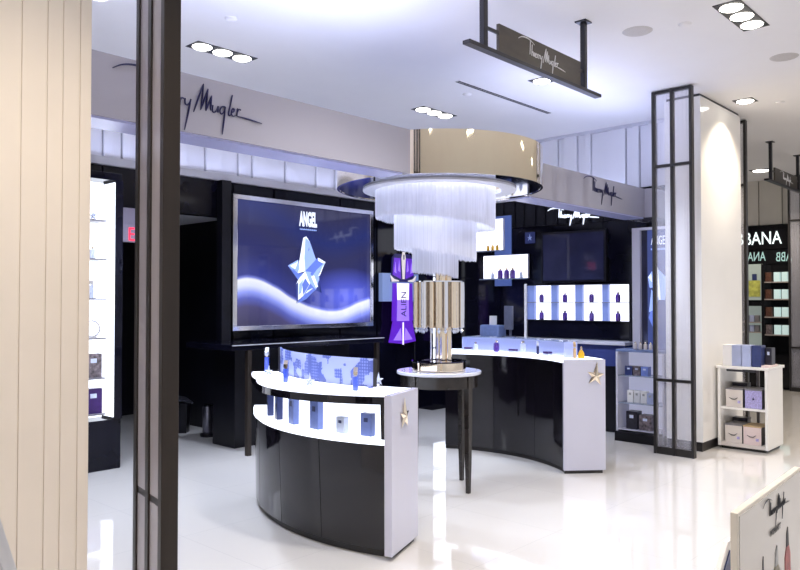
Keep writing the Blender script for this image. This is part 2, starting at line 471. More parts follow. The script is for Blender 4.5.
sub(MB().box(3.30, 5.3, 7.45, 9.9, 2.58, 2.65), 'passage_ceiling', 'ledge', wb)
sub(MB().box(0, 8.85, 7.24, 7.32, 2.97, 3.05), 'ledge', 'ledge', wb)
o = ribs('y', 7.32, 0, 8.75, 3.05, CZ, 'rib_white', None, 3); o.parent = wb
# right wall (monitor, bottle niche)
wr = struct(MB().box(8.78, 8.9, 3.62, 7.32, 0, CZ).build('wall_right', 'black'), 'black right wall of the boutique')
mb = MB(); y = 3.95
for w in (.6, .75, .85, .7, .45): mb.box(8.76, 8.78, y, y+w-.01, .1, 2.60); y += w
sub(mb, 'wall_panel', 'black', wr)
mb = MB(); y = 3.9; k = 0
while y < 7.25:
    w = (.14, .05, .10, .05)[k % 4]; mb.box(8.76-(.02 if k % 2 else .0), 8.78, y, y+w-.004, 2.62, 2.98); y += w; k += 1
sub(mb, 'dark_slats', 'black_soft', wr)
o = ribs('x', 8.78, 3.62, 7.3, 3.0, CZ-.01, 'rib_white', None, 11); o.parent = wr
sub(MB().box(8.70, 8.78, 3.62, 7.3, CZ-.035, CZ), 'cornice', 'ledge', wr)

# canopy beams over the counters
tl = struct(MB().prism([(1.36, 3.72), (4.135, 3.72), (4.06, 3.98), (1.36, 3.98)], 2.552, 2.885).build('trim_1', 'fascia'), 'long grey canopy beam left of the gold drum')
sub(MB().box(1.36, 4.06, 3.735, 3.965, 2.540, 2.552), 'soffit', 'soffit_bounce_blue', tl)
tr = struct(MB().prism([(5.725, 3.72), (8.18, 3.72), (8.18, 3.98), (5.80, 3.98)], 2.552, 2.885).build('trim_2', 'fascia'), 'grey canopy beam right of the gold drum')
sub(MB().box(5.80, 8.18, 3.735, 3.965, 2.540, 2.552), 'soffit', 'soffit_bounce_blue', tr)
sub(MB().box(8.18, 8.78, 3.62, 3.98, 2.552, 2.885), 'return_beam', 'fascia', tr)

# columns
cl = struct(MB().box(.45, 1.352, 2.985, 3.9, 0, CZ).build('column', 'beige'), 'beige panelled column at the left edge')
mb = MB()
for a, b in ((.45, .70), (.704, .955), (.959, 1.081), (1.085, 1.177), (1.181, 1.238), (1.242, 1.306), (1.310, 1.355)):
    mb.box(a, b, 2.979, 2.986, 0, CZ, .0015)
sub(mb, 'grooved_panel', 'beige', cl)
cr_ = struct(MB().box(7.90, 9.14, 2.97, 3.36, .10, CZ-.03).build('column', 'white_gloss'), 'white glossy square column at right')
sub(MB().box(7.91, 9.13, 2.98, 3.35, 0, .10), 'baseboard', 'plinth_kick', cr_)
sub(MB().box(7.915, 9.125, 2.985, 3.345, CZ-.03, CZ), 'shadow_gap', 'sign_metal', cr_)

# ------------------------------------------------------------------ framed partition screens
def partition(u0, v0, v1, label, frame, pane, dep=.065, st=.03, z1=CZ-.01, inset=None):
    t = thing('partition_screen', label, 'partition', (u0+dep/2, (v0+v1)/2, 0), 'framed partition screens')
    vm = (v0+v1)/2; pu = u0+(dep/2 if inset is None else inset)
    for a, b in ((v0, v0+st), (vm-st/2, vm+st/2), (v1-st, v1)):
        MB().box(u0, u0+dep, a, b, .0, z1, .003).build('stile', frame, t)
    for (a, b) in ((v0+st, vm-st/2), (vm+st/2, v1-st)):
        for z, h in ((0, .075), (.752, .03), (2.985, .03), (z1-.03, .03)):
            MB().box(u0+.008, u0+dep-.008, a, b, z, z+h, .002).build('rail', frame, t)
        for za, zb in ((.075, .752), (.782, 2.985), (3.015, z1-.03)):
            MB().box(pu-.004, pu+.004, a, b, za, zb).build('glass_panel', pane, t)
    return t
pt = partition(1.584, 2.730, 3.122, 'dark bronze framed partition screen standing beside the beige column', 'bronze', 'pale_reflection_pane', dep=.07, st=.045, inset=.012)
pt.rotation_euler.z = math.radians(-11.5)
partition(7.50, 2.908, 3.332, 'black framed glass partition screen in front of the white column', 'dark_frame', 'clear_pane')
partition(9.42, 3.001, 3.41, 'black framed partition screen half hidden behind the white column', 'dark_frame', 'clear_pane')
partition(14.2, 3.42, 3.83, 'distant black framed partition screen at the far right edge', 'dark_frame', 'clear_pane')

# ------------------------------------------------------------------ hanging signs
def hanging_sign(du, dv, label, full=True):
    t = thing('hanging_sign', label, 'sign', (4.6+du, 2.88+dv, CZ), 'hanging signs')
    MB().box(3.74+du, 5.49+du, 2.855+dv, 2.915+dv, 3.242, 3.268, .003).build('plank', 'sign_metal', t)
    MB().box(4.08+du, 5.175+du, 2.868+dv, 2.892+dv, 3.268, 3.462, .003).build('panel', 'sign_panel', t)
    for a in (3.90, 5.225):
        MB().box(a+du, a+.045+du, 2.86+dv, 2.90+dv, 3.268, CZ-.012, .004).build('rod', 'sign_metal', t)
        MB().box(a-.03+du, a+.075+du, 2.835+dv, 2.93+dv, CZ-.012, CZ, .002).build('mounting_plate', 'sign_metal', t)
    MB().box(5.175+du, 5.225+du, 2.872+dv, 2.888+dv, 3.39, 3.41).build('bracket', 'sign_metal', t)
    MB().box(3.945+du, 4.08+du, 2.872+dv, 2.888+dv, 3.39, 3.41).build('bracket', 'sign_metal', t)
    script_mesh((4.31+du, 2.866+dv, 3.343), (1, 0, -.02), .63, .0036).build('lettering', 'white_card', t, True)
    return t
hanging_sign(0, 0, 'large dark sign with pale handwriting hanging from the ceiling on two rods')
hanging_sign(7.09, .30, 'small distant hanging sign with two rods near the right edge')

# ------------------------------------------------------------------ ceiling fixtures
def downlight(u0, u1, v0, v1, n, label, mat='lamp', along='u'):
    t = thing('downlight', label, 'ceiling light', ((u0+u1)/2, (v0+v1)/2, CZ), 'recessed ceiling downlights')
    MB().box(u0, u1, v0, v1, CZ-.006, CZ, .002).build('trim_plate', 'slot', t)
    L = (u1-u0)/n if along == 'u' else (v1-v0)/n
    for i in range(n):
        x = u0+L*(i+.5) if along == 'u' else (u0+u1)/2
        y = (v0+v1)/2 if along == 'u' else v0+L*(i+.5)
        r = min(u1-u0, v1-v0, L)*.42
        MB().lathe(x, y, [(r*.82, CZ-.018), (r, CZ-.010), (r, CZ-.006)], 24).build('lamp', mat, t, True)
    return t
downlight(3.41, 4.03, 5.49, 5.69, 3, 'three lamp ceiling downlight above the left grey beam')
downlight(6.31, 6.91, 5.47, 5.67, 3, 'three lamp ceiling downlight above the gold drum')
downlight(6.28, 6.48, 3.87, 4.07, 1, 'ceiling downlight peeking out below the big hanging sign plank')
downlight(5.62, 6.32, 1.82, 2.02, 3, 'bright ceiling downlight at the top right corner', 'lamp_warm')
downlight(8.45, 8.66, 2.62, 2.83, 1, 'square single ceiling downlight beside the white column top', 'lamp_warm')
downlight(13.2, 13.5, 3.86, 4.16, 1, 'far small ceiling downlight left of the distant hanging sign', 'lamp_warm')
t = thing('air_slot', 'long thin black air slot in the ceiling', 'vent', (6.68, 4.595, CZ))
MB().box(5.81, 7.56, 4.562, 4.630, CZ-.004, CZ).build('slot_frame', 'ceiling', t)
for v in (4.572, 4.602): MB().box(5.82, 7.55, v, v+.02, CZ-.007, CZ-.004).build('slot_opening', 'slot', t)
for u, v, l in ((5.735, 2.66, 'round ceiling speaker grille left of the top right downlight'), (7.25, 1.97, 'round ceiling speaker grille at the right edge')):
    o = MB().lathe(u, v, [(.085, CZ-.008), (.11, CZ-.006), (.12, CZ)], 32).build('ceiling_speaker', 'grille', None, True, origin=(u, v, CZ))
    tag(o, l, 'speaker', 'ceiling speakers')
for u, v, l in ((5.84, 2.31, 'small white sprinkler cap right of the left round speaker'), (3.31, 4.86, 'small white sprinkler cap above the left three lamp downlight'),
                (8.87, 2.46, 'small white sprinkler cap right of the square single downlight'), (6.255, 4.815, 'small white sprinkler cap beside the black air slot')):
    o = MB().lathe(u, v, [(.03, CZ-.022), (.045, CZ-.014), (.05, CZ)], 20).build('sprinkler_cap', 'ceiling', None, True, origin=(u, v, CZ))
    tag(o, l, 'sprinkler', 'ceiling sprinkler caps')

# ------------------------------------------------------------------ lettering on beams and wall
def lettering(mb, label, mat, cat='lettering', name='script_lettering', group=None, loc=None):
    o = mb.build(name, mat, None, True, origin=loc); return tag(o, label, cat, group)
lettering(script_mesh((1.80, 3.712, 2.694), (1, 0, .0), .955, .0046), 'navy handwritten lettering on the long left grey beam', 'navy', loc=(1.8, 3.712, 2.69))
lettering(script_mesh((6.755, 3.713, 2.728), (1, 0, -.02), .84, .0050), 'navy handwritten lettering on the grey beam right of the gold drum', 'navy', loc=(6.75, 3.713, 2.72))
lettering(script_mesh((8.73, 5.345, 2.715), (0, -1, -.06), .76, .0085), 'glowing white handwritten lettering on the black wall', 'letters', loc=(8.735, 5.33, 2.73))

# ------------------------------------------------------------------ chandelier
C = (4.905, 4.085)
DC = (4.93, 4.10); DT = (4.906, 4.126)
t = thing('chandelier', 'round chandelier with gold mirror drum and hanging crystal strands', 'chandelier', (*DC, 2.55))
MB().annulus(*DC, .865, .885, 2.552, 2.885).build('drum', 'champagne', t, True)
MB().annulus(*DC, .66, .865, 2.556, 2.575).build('soffit_ring', 'dark_mirror', t, True)
MB().annulus(*DC, .535, .662, 2.540, 2.575).build('inner_ring', 'inner_white', t, True)
MB().cyl(*DC, 2.87, 2.885, .865, n=64).build('top_plate', 'inner_white', t)
def tier(r, ztop, zl, zr, n, rad):
    mb = MB()
    for i in range(n):
        a = 2*PI*i/n
        x, y = math.cos(a), math.sin(a)
        f = (x*.679 - y*.734 + 1)/2
        zb = zl + (zr-zl)*f + random.uniform(-.006, .006)
        px, py = DT[0]+r*x, DT[1]+r*y
        mb.tube([(px, py, ztop), (px, py, zb+.02), (px, py, zb)], [rad, rad, rad*.3], 5)
    o = mb.build('crystal_tier', 'crystal', t); o['kind'] = 'stuff'
    return o
tier(.515, 2.57, 2.31, 2.20, 300, .0056)
tier(.352, 2.52, 2.045, 1.935, 210, .0056)
tier(.195, 2.45, 1.84, 1.79, 120, .0056)

# ------------------------------------------------------------------ round table + crystal tower
t = thing('round_table', 'round dark table with pale top and four tapered legs', 'table', (*C, 0))
MB().lathe(*C, [(.355, .968), (.363, .974), (.363, .992), (.357, .998)], 72).build('tabletop', 'table_top', t, True)
MB().annulus(*C, .30, .332, .865, .968, 72).build('apron', 'table_dark', t, True)
for k in range(4):
    a = k*PI/2; x, y = C[0]+.315*math.cos(a), C[1]+.315*math.sin(a)
    mb = MB()
    for (z0, s0), (z1, s1) in zip([(0, .015), (.25, .020), (.968, .026)], [(.25, .020), (.968, .026)]):
        lo = [mb.bm.verts.new((x+i*s0, y+j*s0, z0)) for i, j in ((-1, -1), (1, -1), (1, 1), (-1, 1))]
        hi = [mb.bm.verts.new((x+i*s1, y+j*s1, z1)) for i, j in ((-1, -1), (1, -1), (1, 1), (-1, 1))]
        for q in range(4): mb.bm.faces.new((lo[q], lo[(q+1) % 4], hi[(q+1) % 4], hi[q]))
        if z0 == 0: mb.bm.faces.new(lo[::-1])
    mb.build('leg', 'table_dark', t)

t = thing('crystal_tower', 'mirrored gold tower of hanging tubes standing on the round table', 'display tower', (*C, .998))
MB().lathe(*C, [(.225, .998), (.232, 1.004), (.232, 1.07), (.226, 1.076)], 64).build('base', 'silver_gold', t, True)
MB().annulus(*C, .150, .236, 1.076, 1.082, 64).build('base_rim', 'dark_mirror', t, True)
for k, (dx, dy) in enumerate(((.060, -.055), (.005, -.035), (.045, -.005), (.010, .010))):
    MB().cyl(C[0]+dx, C[1]+dy, 1.076, 1.84, .030, n=20).build('column_tube', 'silver_gold', t, True)
MB().cyl(C[0]-.045, C[1]+.050, 1.076, 1.76, .008, n=12).build('thin_rod', 'chrome', t, True)
MB().lathe(*C, [(.215, 1.752), (.215, 1.762)], 48).build('top_disc', 'chrome', t, True)
for i in range(18):
    a = 2*PI*i/18; r = .195 if i % 2 else .165
    x, y = C[0]+r*math.cos(a), C[1]+r*math.sin(a)
    p = MB().cyl(x, y, 1.365, 1.752, .027, n=16).build('hanging_tube', 'silver_gold' if i % 3 else 'chrome', t, True)
    sub(MB().lathe(x, y, [(.003, 1.318), (.015, 1.338), (.006, 1.352), (.012, 1.365)], 8), 'crystal_drop', 'crystal_glass', p)

# ------------------------------------------------------------------ front curved counter
F = circ3((3.336, 3.163), (3.225, 3.72), (3.586, 4.893))
FP0 = (3.336, 3.163)
fa0 = math.atan2(FP0[1]-F[1], FP0[0]-F[0])
NA = 41
def dirs(c, p0, da):  # sample angles around centre c from p0 by da radians
    a0 = math.atan2(p0[1]-c[1], p0[0]-c[0])
    return [a0 + da*i/(NA-1) for i in range(NA)]
FA = dirs(F, FP0, -(1.08))
def fr(dr_end, dr_mid, f0=0., f1=1., n=NA):
    out = []
    for i in range(n):
        f = f0+(f1-f0)*i/(n-1)
        a = FA[0]+(FA[-1]-FA[0])*f
        b = math.sin(PI*min(1, max(0, f)/.72))
        d = dr_end+(dr_mid-dr_end)*b
        out.append((F[0]+(F[2]+d)*math.cos(a), F[1]+(F[2]+d)*math.sin(a)))
    return out
t = thing('curved_counter', 'curved black and white display counter in front with glowing niche', 'counter', (F[0]-F[2]+.2, 3.9, 0), 'curved display counters')
D = .40
MB().loft(fr(-.03, -.03), fr(-.03, -.03), 0, .06, (fr(-D+.02, -D+.02), fr(-D+.02, -D+.02))).build('toe_kick', 'plinth_kick', t)
cuts = [0.02, .27, .50, .74, 1.0]
for a, b in zip(cuts, cuts[1:]):
    n = 14
    MB().loft(fr(0, 0, a+.0012, b-.0012, n), fr(.01, .03, a+.0012, b-.0012, n), .05, .700, (fr(-.02, -.02, a+.0012, b-.0012, n), fr(-.02, -.02, a+.0012, b-.0012, n))).build('door', 'black_counter', t, True)
MB().loft(fr(-.022, -.022), fr(-.022, -.022), .06, .700, (fr(-D, -D), fr(-D, -D))).build('carcass', 'black_soft', t, True)
MB().loft(fr(.02, .045, .015), fr(.02, .045, .015), .700, .735, (fr(-D, -D, .015), fr(-D, -D, .015))).build('niche_floor', 'lit_panel', t, True)
MB().loft(fr(-.14, -.14, .015), fr(-.14, -.14, .015), .735, .955, (fr(-D, -D, .015), fr(-D, -D, .015))).build('niche_back', 'lit_panel', t, True)
MB().loft(fr(.02, .02, .010, .030, 4), fr(.03, .03, .010, .030, 4), .735, .955, (fr(-.15, -.15, .010, .030, 4), fr(-.15, -.15, .010, .030, 4))).build('niche_post', 'black_counter', t)
MB().loft(fr(.04, .16, .012), fr(.04, .16, .012), .955, 1.003, (fr(-D, -D, .012), fr(-D, -D, .012))).build('rim', 'black_counter', t, True)
MB().loft(fr(.035, .155, .012), fr(.035, .155, .012), 1.003, 1.010, (fr(-D, -D, .012), fr(-D, -D, .012))).build('top', 'lit_top', t, True)
ep = MB().loft(fr(.045, .045, -.012, .012, 3), fr(.05, .05, -.012, .012, 3), .03, 1.012, (fr(-D-.01, -D-.01, -.012, .012, 3), fr(-D-.01, -D-.01, -.012, .012, 3))).build('end_panel', 'white_lacquer', t)
# emblem on the end panel
e0 = Vector((*fr(.045, .045, -.012, .012, 3)[0], 0)); e1 = Vector((*fr(-D, -D, -.012, .012, 3)[0], 0))
edir = (e1-e0).normalized(); enrm = edir.cross(Vector((0, 0, 1)))
if enrm.dot(Vector((-1, -1, 0))) < 0 and enrm.y > 0: enrm = -enrm
c0 = e0 + edir*.19 + enrm*.010 + Vector((0, 0, .865))
st = star_mesh(c0, enrm, (0, 0, 1), .095, .20)
st.build('star_emblem', 'silver_gold', t)

def on_arc(c, p0, tot, f, dr): 
    a = math.atan2(p0[1]-c[1], p0[0]-c[0]) + tot*f
    return (c[0]+(c[2]+dr)*math.cos(a), c[1]+(c[2]+dr)*math.sin(a), a)

# glitter display screen standing on the counter
SC = circ3((3.80, 4.86), (3.47, 4.10), (3.474, 3.44))
SA = arc(SC, (3.80, 4.86), (3.474, 3.44), 25)
SB = arc(SC, (3.80, 4.86), (3.474, 3.44), 25, -.012)
t = thing('display_screen', 'curved sparkling pale blue display screen on the front counter', 'display screen', (SA[12][0], SA[12][1], 1.01))
MB().loft(arc(SC, SA[0], SA[-1], 25, .02), arc(SC, SA[0], SA[-1], 25, .02), 1.010, 1.028, (arc(SC, SA[0], SA[-1], 25, -.03), arc(SC, SA[0], SA[-1], 25, -.03))).build('base_rail', 'chrome', t, True)
MB().loft(SA, SA, 1.028, 1.212, (SB, SB)).build('glitter_panel', 'glitter', t, True)
for p in (SA[0], SA[-1]): MB().box(p[0]-.010, p[0]+.010, p[1]-.010, p[1]+.010, 1.028, 1.212, .002).build('end_post', 'dark_frame', t)

# bottles
def tall_bottle(x, y, z, h, label, glass='blue_glass', cap='silver_gold', group='bottles on the front counter', w=.024, rot=.75, cat='perfume bottle'):
    t = thing('perfume_bottle', label, cat, (x, y, z), group)
    R = Matrix.Translation((x, y, 0)) @ Matrix.Rotation(rot, 4, 'Z')
    mb = MB().box(-w, w, -w*.7, w*.7, z, z+h*.62, .004); mb.xf(R); mb.build('glass_body', glass, t)
    mb = MB().box(-w*.35, w*.35, -w*.35, w*.35, z+h*.62, z+h*.68); mb.xf(R); mb.build('neck', 'chrome', t)
    mb = MB()
    P = [(-w*.9, z+h*.68), (w*.9, z+h*.68), (w*.9, z+h), (-w*.9, z+h*.84)]
    lo = [mb.bm.verts.new((a, -w*.6, b)) for a, b in P]; hi = [mb.bm.verts.new((a, w*.6, b)) for a, b in P]
    for q in range(4): mb.bm.faces.new((lo[q], lo[(q+1) % 4], hi[(q+1) % 4], hi[q]))
    mb.bm.faces.new(lo[::-1]); mb.bm.faces.new(hi); mb.xf(R); mb.build('cap', cap, t)
    return t
def star_bottle(x, y, z, s, label, mat='crystal_glass', group='star bottles on the front counter'):
    t = thing('star_bottle', label, 'perfume bottle', (x, y, z), group)
    star_mesh((x, y, z+s*.80), (-.73, -.68, 0), (0, 0, 1), s, .3).build('star_body', mat, t)
    MB().cyl(x, y, z, z+s*.25, s*.30, n=10).build('foot', 'chrome', t, True)
    return t
tall_bottle(3.72, 4.93, 1.01, .20, 'blue bottle with tall slanted cap at the far left of the front counter', cap='crystal_glass')
star_bottle(3.55, 4.68, 1.01, .042, 'small star bottle beside the leftmost blue bottle')
tall_bottle(3.36, 4.23, 1.01, .155, 'blue bottle in front of the left end of the sparkling screen')
star_bottle(3.27, 3.86, 1.01, .05, 'star bottle in front of the middle of the sparkling screen')
tall_bottle(3.355, 3.50, 1.01, .150, 'blue bottle in front of the right end of the sparkling screen')
star_bottle(3.67, 3.60, 1.01, .045, 'small star bottle just right of the sparkling screen')

# boxes in the glowing niche
def carton(x, y, z, w, d, h, rot, label, mat, group, pr='print_pale', name='perfume_box', cat='box', prt=True):
    t = thing(name, label, cat, (x, y, z), group)
    R = Matrix.Translation((x, y, 0)) @ Matrix.Rotation(rot, 4, 'Z')
    mb = MB().box(-w/2, w/2, -d/2, d/2, z, z+h, .002); mb.xf(R); mb.build('carton', mat, t)
    if prt:
        mb = MB().box(-w*.18, w*.18, -d/2-.0015, -d/2+.001, z+h*.62, z+h*.80); mb.xf(R); mb.build('print', pr, t)
    return t
G = 'boxes in the glowing niche of the front counter'
for f, w, h, l, m, p in ((.700, .05, .16, 'leftmost slim dark blue box in the glowing niche', 'navy_box', 'blue_box'),
                         (.595, .06, .19, 'second box from the left in the glowing niche, tall and dark blue', 'navy_box', 'blue_box'),
                         (.470, .085, .20, 'third box from the left in the glowing niche, tall mid blue', 'blue_box', 'navy_box'),
                         (.330, .095, .19, 'fourth box from the left in the glowing niche, wide mid blue', 'blue_box', 'navy_box'),
                         (.205, .075, .105, 'shortest box in the glowing niche, pale front', 'print_pale', 'navy_box'),
                         (.100, .085, .145, 'rightmost blue box in the glowing niche', 'blue_box', 'navy_box')):
    x, y, a = on_arc(F, FP0, -1.08, f, -.06)
    carton(x, y, .735, w, .045, h, a+PI/2+PI + .25 if False else a+PI/2 - .10, l, m, G, p)

# ------------------------------------------------------------------ right curved counter
Rc = circ3((6.052, 3.548), (6.351, 4.223), (6.243, 5.006))
RP0 = (6.052, 3.548); ra0 = math.atan2(RP0[1]-Rc[1], RP0[0]-Rc[0]); ra1 = math.atan2(5.08-Rc[1], 6.205-Rc[0])
RT = ra1-ra0
def rr(dr, f0=0., f1=1., n=31):
    return [(Rc[0]+(Rc[2]+dr)*math.cos(ra0+RT*(f0+(f1-f0)*i/(n-1))), Rc[1]+(Rc[2]+dr)*math.sin(ra0+RT*(f0+(f1-f0)*i/(n-1)))) for i in range(n)]
t = thing('curved_counter', 'curved black counter with white end panel right of the round table', 'counter', (6.45, 4.3, 0), 'curved display counters')
MB().loft(rr(.03), rr(.03), 0, .05, (rr(.36), rr(.36))).build('toe_kick', 'plinth_kick', t)
for a, b in ((0.01, .33), (.33, .66), (.66, 1.0)):
    MB().loft(rr(0, a+.001, b-.001, 14), rr(0, a+.001, b-.001, 14), .045, 1.02, (rr(.03, a+.001, b-.001, 14), rr(.03, a+.001, b-.001, 14))).build('door', 'black_counter', t, True)
MB().loft(rr(.031), rr(.031), .05, 1.02, (rr(.38), rr(.38))).build('carcass', 'black_soft', t, True)
MB().loft(rr(-.015), rr(-.015), 1.02, 1.05, (rr(.39), rr(.39))).build('top', 'lit_top', t, True)
P0 = Vector((*RP0, 0)); pd = Vector((6.334, 3.29, 0)) - P0; pd.normalize(); pn = Vector((-.68, -.73, 0)); pn = (pn - pd*pn.dot(pd)).normalized()
mb = MB()
q = [P0+pn*.0, P0+pd*.395, P0+pd*.395-pn*.03, P0-pn*.03]
q = [v-pn*-.012 for v in q]
mb.prism([(v.x, v.y) for v in q], .03, 1.048); mb.build('end_panel', 'white_lacquer', t)
mb = MB(); mb.prism([(v.x, v.y) for v in [P0+pd*.01, P0+pd*.37, P0+pd*.37-pn*.03, P0+pd*.01-pn*.03]], 0, .03); mb.build('end_kick', 'plinth_kick', t)
star_mesh(P0+pd*.30+pn*.022+Vector((0, 0, .90)), pn, (.12*pd.x, .12*pd.y, 1), .105, .18).build('star_emblem', 'silver_gold', t)

def rpos(f, dr):
    a = ra0+RT*f; return Rc[0]+(Rc[2]+dr)*math.cos(a), Rc[1]+(Rc[2]+dr)*math.sin(a)
def locate(x, y):
    a = math.atan2(y-Rc[1], x-Rc[0]); return (a-ra0)/RT, math.hypot(x-Rc[0], y-Rc[1])-Rc[2]
# low clear acrylic guard along the counter
fA = locate(6.477, 5.007)[0]
t = thing('acrylic_guard', 'long low clear acrylic guard along the right counter top', 'display guard', (*rpos(.5, .2), 1.05))
MB().loft(rr(.235, .12, .90), rr(.235, .12, .90), 1.05, 1.20, (rr(.243, .12, .90), rr(.243, .12, .90))).build('rear_pane', 'acrylic', t, True)
MB().loft(rr(.10, .12, .90), rr(.10, .12, .90), 1.197, 1.203, (rr(.243, .12, .90), rr(.243, .12, .90))).build('top_pane', 'shelf_glass', t, True)
for f in (.12, .90):
    MB().loft(rr(.10, f-.003, f+.003, 3), rr(.10, f-.003, f+.003, 3), 1.05, 1.197, (rr(.235, f-.003, f+.003, 3), rr(.235, f-.003, f+.003, 3))).build('end_pane', 'acrylic', t)
G = 'perfumes on the right counter'
def flat_case(f, label):
    x, y = rpos(f, .09); a = ra0+RT*f
    t = thing('compact_case', label, 'cosmetic case', (x, y, 1.05), G)
    R = Matrix.Translation((x, y, 0)) @ Matrix.Rotation(a+PI/2, 4, 'Z')
    mb = MB().box(-.045, .045, -.03, .03, 1.05, 1.072, .004); mb.xf(R); mb.build('tray', 'crystal_glass', t)
    mb = MB().box(-.042, .042, -.027, .027, 1.072, 1.092, .004); mb.xf(R); mb.build('lid', 'dark_purple', t)
flat_case(locate(6.53, 4.95)[0], 'purple flat case at the left end of the right counter')
flat_case(locate(6.54, 4.369)[0], 'purple flat case in the middle of the right counter')
flat_case(locate(6.562, 3.825)[0], 'purple flat case near the right end of the right counter')
def purple_bottle(x, y, z, h, label, group, mat='purple_glass', name='perfume_bottle'):
    t = thing(name, label, 'perfume bottle', (x, y, z), group)
    w = h*.26
    MB().lathe(x, y, [(w*.75, z), (w*.95, z+h*.08), (w, z+h*.4), (w*.9, z+h*.72), (w*.45, z+h*.80)], 8).build('glass_body', mat, t)
    MB().lathe(x, y, [(w*.42, z+h*.80), (w*.5, z+h*.92), (w*.25, z+h)], 8).build('cap', 'silver_gold', t)
    return t
x, y = rpos(locate(6.536, 4.594)[0], .10); purple_bottle(x, y, 1.05, .125, 'deep purple bottle left of the middle on the right counter', G)
x, y = rpos(locate(6.52, 4.85)[0], .09); purple_bottle(x, y, 1.05, .10, 'small clear bottle near the left end of the right counter', G, 'crystal_glass')
x, y = rpos(locate(6.61, 4.25)[0], .12); purple_bottle(x, y, 1.05, .13, 'clear bottle right of the middle flat case on the right counter', G, 'crystal_glass')
x, y = rpos(locate(6.634, 4.02)[0], .12); tall_bottle(x, y, 1.05, .135, 'slim navy bottle with white cap on the right counter', 'navy', 'white_card', G, w=.016)
x, y = rpos(.075, .17); tall_bottle(x, y, 1.05, .155, 'tall tan bottle at the right end of the right counter', 'tan', 'tan', G, w=.018)
x, y = rpos(.055, .22)
t = thing('perfume_bottle', 'yellow cone bottle at the right end of the right counter', 'perfume bottle', (x, y, 1.05), G)
MB().lathe(x, y, [(.030, 1.05), (.032, 1.06), (.028, 1.10), (.012, 1.13)], 16).build('glass_body', 'yellow_glass', t, True)
MB().lathe(x, y, [(.010, 1.13), (.010, 1.15), (.003, 1.165)], 12).build('cap', 'silver_gold', t, True)

# ------------------------------------------------------------------ big picture screen
t = thing('picture_screen', 'large silver framed screen showing a star bottle over a blue planet', 'screen', (6.17, 7.25, 1.24))
U0, U1, Z0, Z1 = 4.92, 7.20, 1.243, 2.822
MB().box(U0+.03, U1-.03, 7.20, 7.30, Z0+.03, Z1-.03).build('casing', 'black_soft', t)
for nm, a in (('frame_rail', (U0, U1, 7.16, 7.21, Z0, Z0+.055)), ('frame_rail', (U0, U1, 7.16, 7.21, Z1-.055, Z1)),
              ('frame_stile', (U0, U0+.06, 7.16, 7.21, Z0+.055, Z1-.055)), ('frame_stile', (U1-.06, U1, 7.16, 7.21, Z0+.055, Z1-.055))):
    MB().box(*a, .004).build(nm, 'chrome', t)
MB().box(U0+.06, U1-.06, 7.192, 7.199, Z0+.055, Z1-.055).build('picture', 'screen_picture', t, origin=(U0+.06, 7.19, Z0+.055))
tx = text_mesh('ANGEL', .245, (1, 0, 0), (0, 0, 1), (6.06, 7.189, 2.535), .001, sx=.36, bold=.012, align='CENTER'); tx.build('lettering', 'star_white', t)
mb = MB()
for i in range(24):
    w = .006+.006*((i*7) % 3)/2
    mb.box(5.925+i*.0115, 5.925+i*.0115+w*.75, 7.187, 7.190, 2.478, 2.478+.016+.006*(i % 3 == 0))
mb.build('small_caption', 'star_pale', t)
# star bottle picture: coordinates from the picture (x right, z up) as flat facets
def S(px, pz): return (5.735 + px*.0081, 7.188, 1.53 + pz*.00665)
facets = [
    ('star_white', [(30, 128), (36, 131), (43, 122), (34, 65), (20, 70)]), ('star_pale', [(43, 122), (56, 88), (34, 65)]),
    ('star_pale', [(0, 74), (20, 86), (23, 70), (18, 60)]), ('star_mid', [(0, 74), (18, 60), (34, 62), (20, 48)]),
    ('star_white', [(18, 60), (23, 70), (34, 65)]), ('star_mid', [(56, 88), (60, 92), (76, 84), (62, 62), (34, 65)]),
    ('star_white', [(60, 92), (76, 84), (74, 80), (60, 86)]), ('star_pale', [(62, 62), (76, 84), (70, 80), (50, 62)]),
    ('star_white', [(34, 65), (20, 48), (16, 40), (20, 10), (30, 18), (44, 42)]), ('star_dark', [(16, 40), (17, 4), (20, 10), (20, 44)]),
    ('star_pale', [(34, 65), (44, 42), (56, 30), (64, 26), (62, 62)]), ('star_mid', [(44, 42), (30, 18), (17, 4), (36, 12), (50, 26), (56, 30)]),
    ('star_dark', [(56, 30), (68, 24), (64, 26), (62, 50)]), ('star_white', [(46, 55), (56, 34), (60, 36), (52, 58)]),
    ('star_dark', [(37, 112), (41, 116), (42, 106), (38, 100)]),
    ('star_pale', [(34, 128), (43, 122), (34, 65), (32, 90)]), ('star_mid', [(28, 40), (34, 52), (42, 40), (30, 20)]), ('star_pale', [(22, 40), (30, 50), (26, 24), (21, 20)]),
    ('star_white', [(4, 74), (16, 80), (20, 84), (14, 68)]), ('star_mid', [(8, 70), (18, 62), (24, 58), (14, 60)]), ('star_white', [(64, 58), (74, 82), (70, 76), (60, 56)]),
    ('star_mid', [(44, 60), (54, 74), (58, 70), (48, 56)]), ('star_white', [(20, 48), (30, 56), (34, 62), (24, 54)]), ('star_white', [(34, 22), (46, 30), (50, 34), (38, 28)]),
]
for k, (m, P) in enumerate(facets):
    mb = MB(); y = 7.188-.0002*k
    mb.poly([(S(*p)[0], y, S(*p)[2]) for p in P]); 
    o = mb.build('star_facet', m, t)

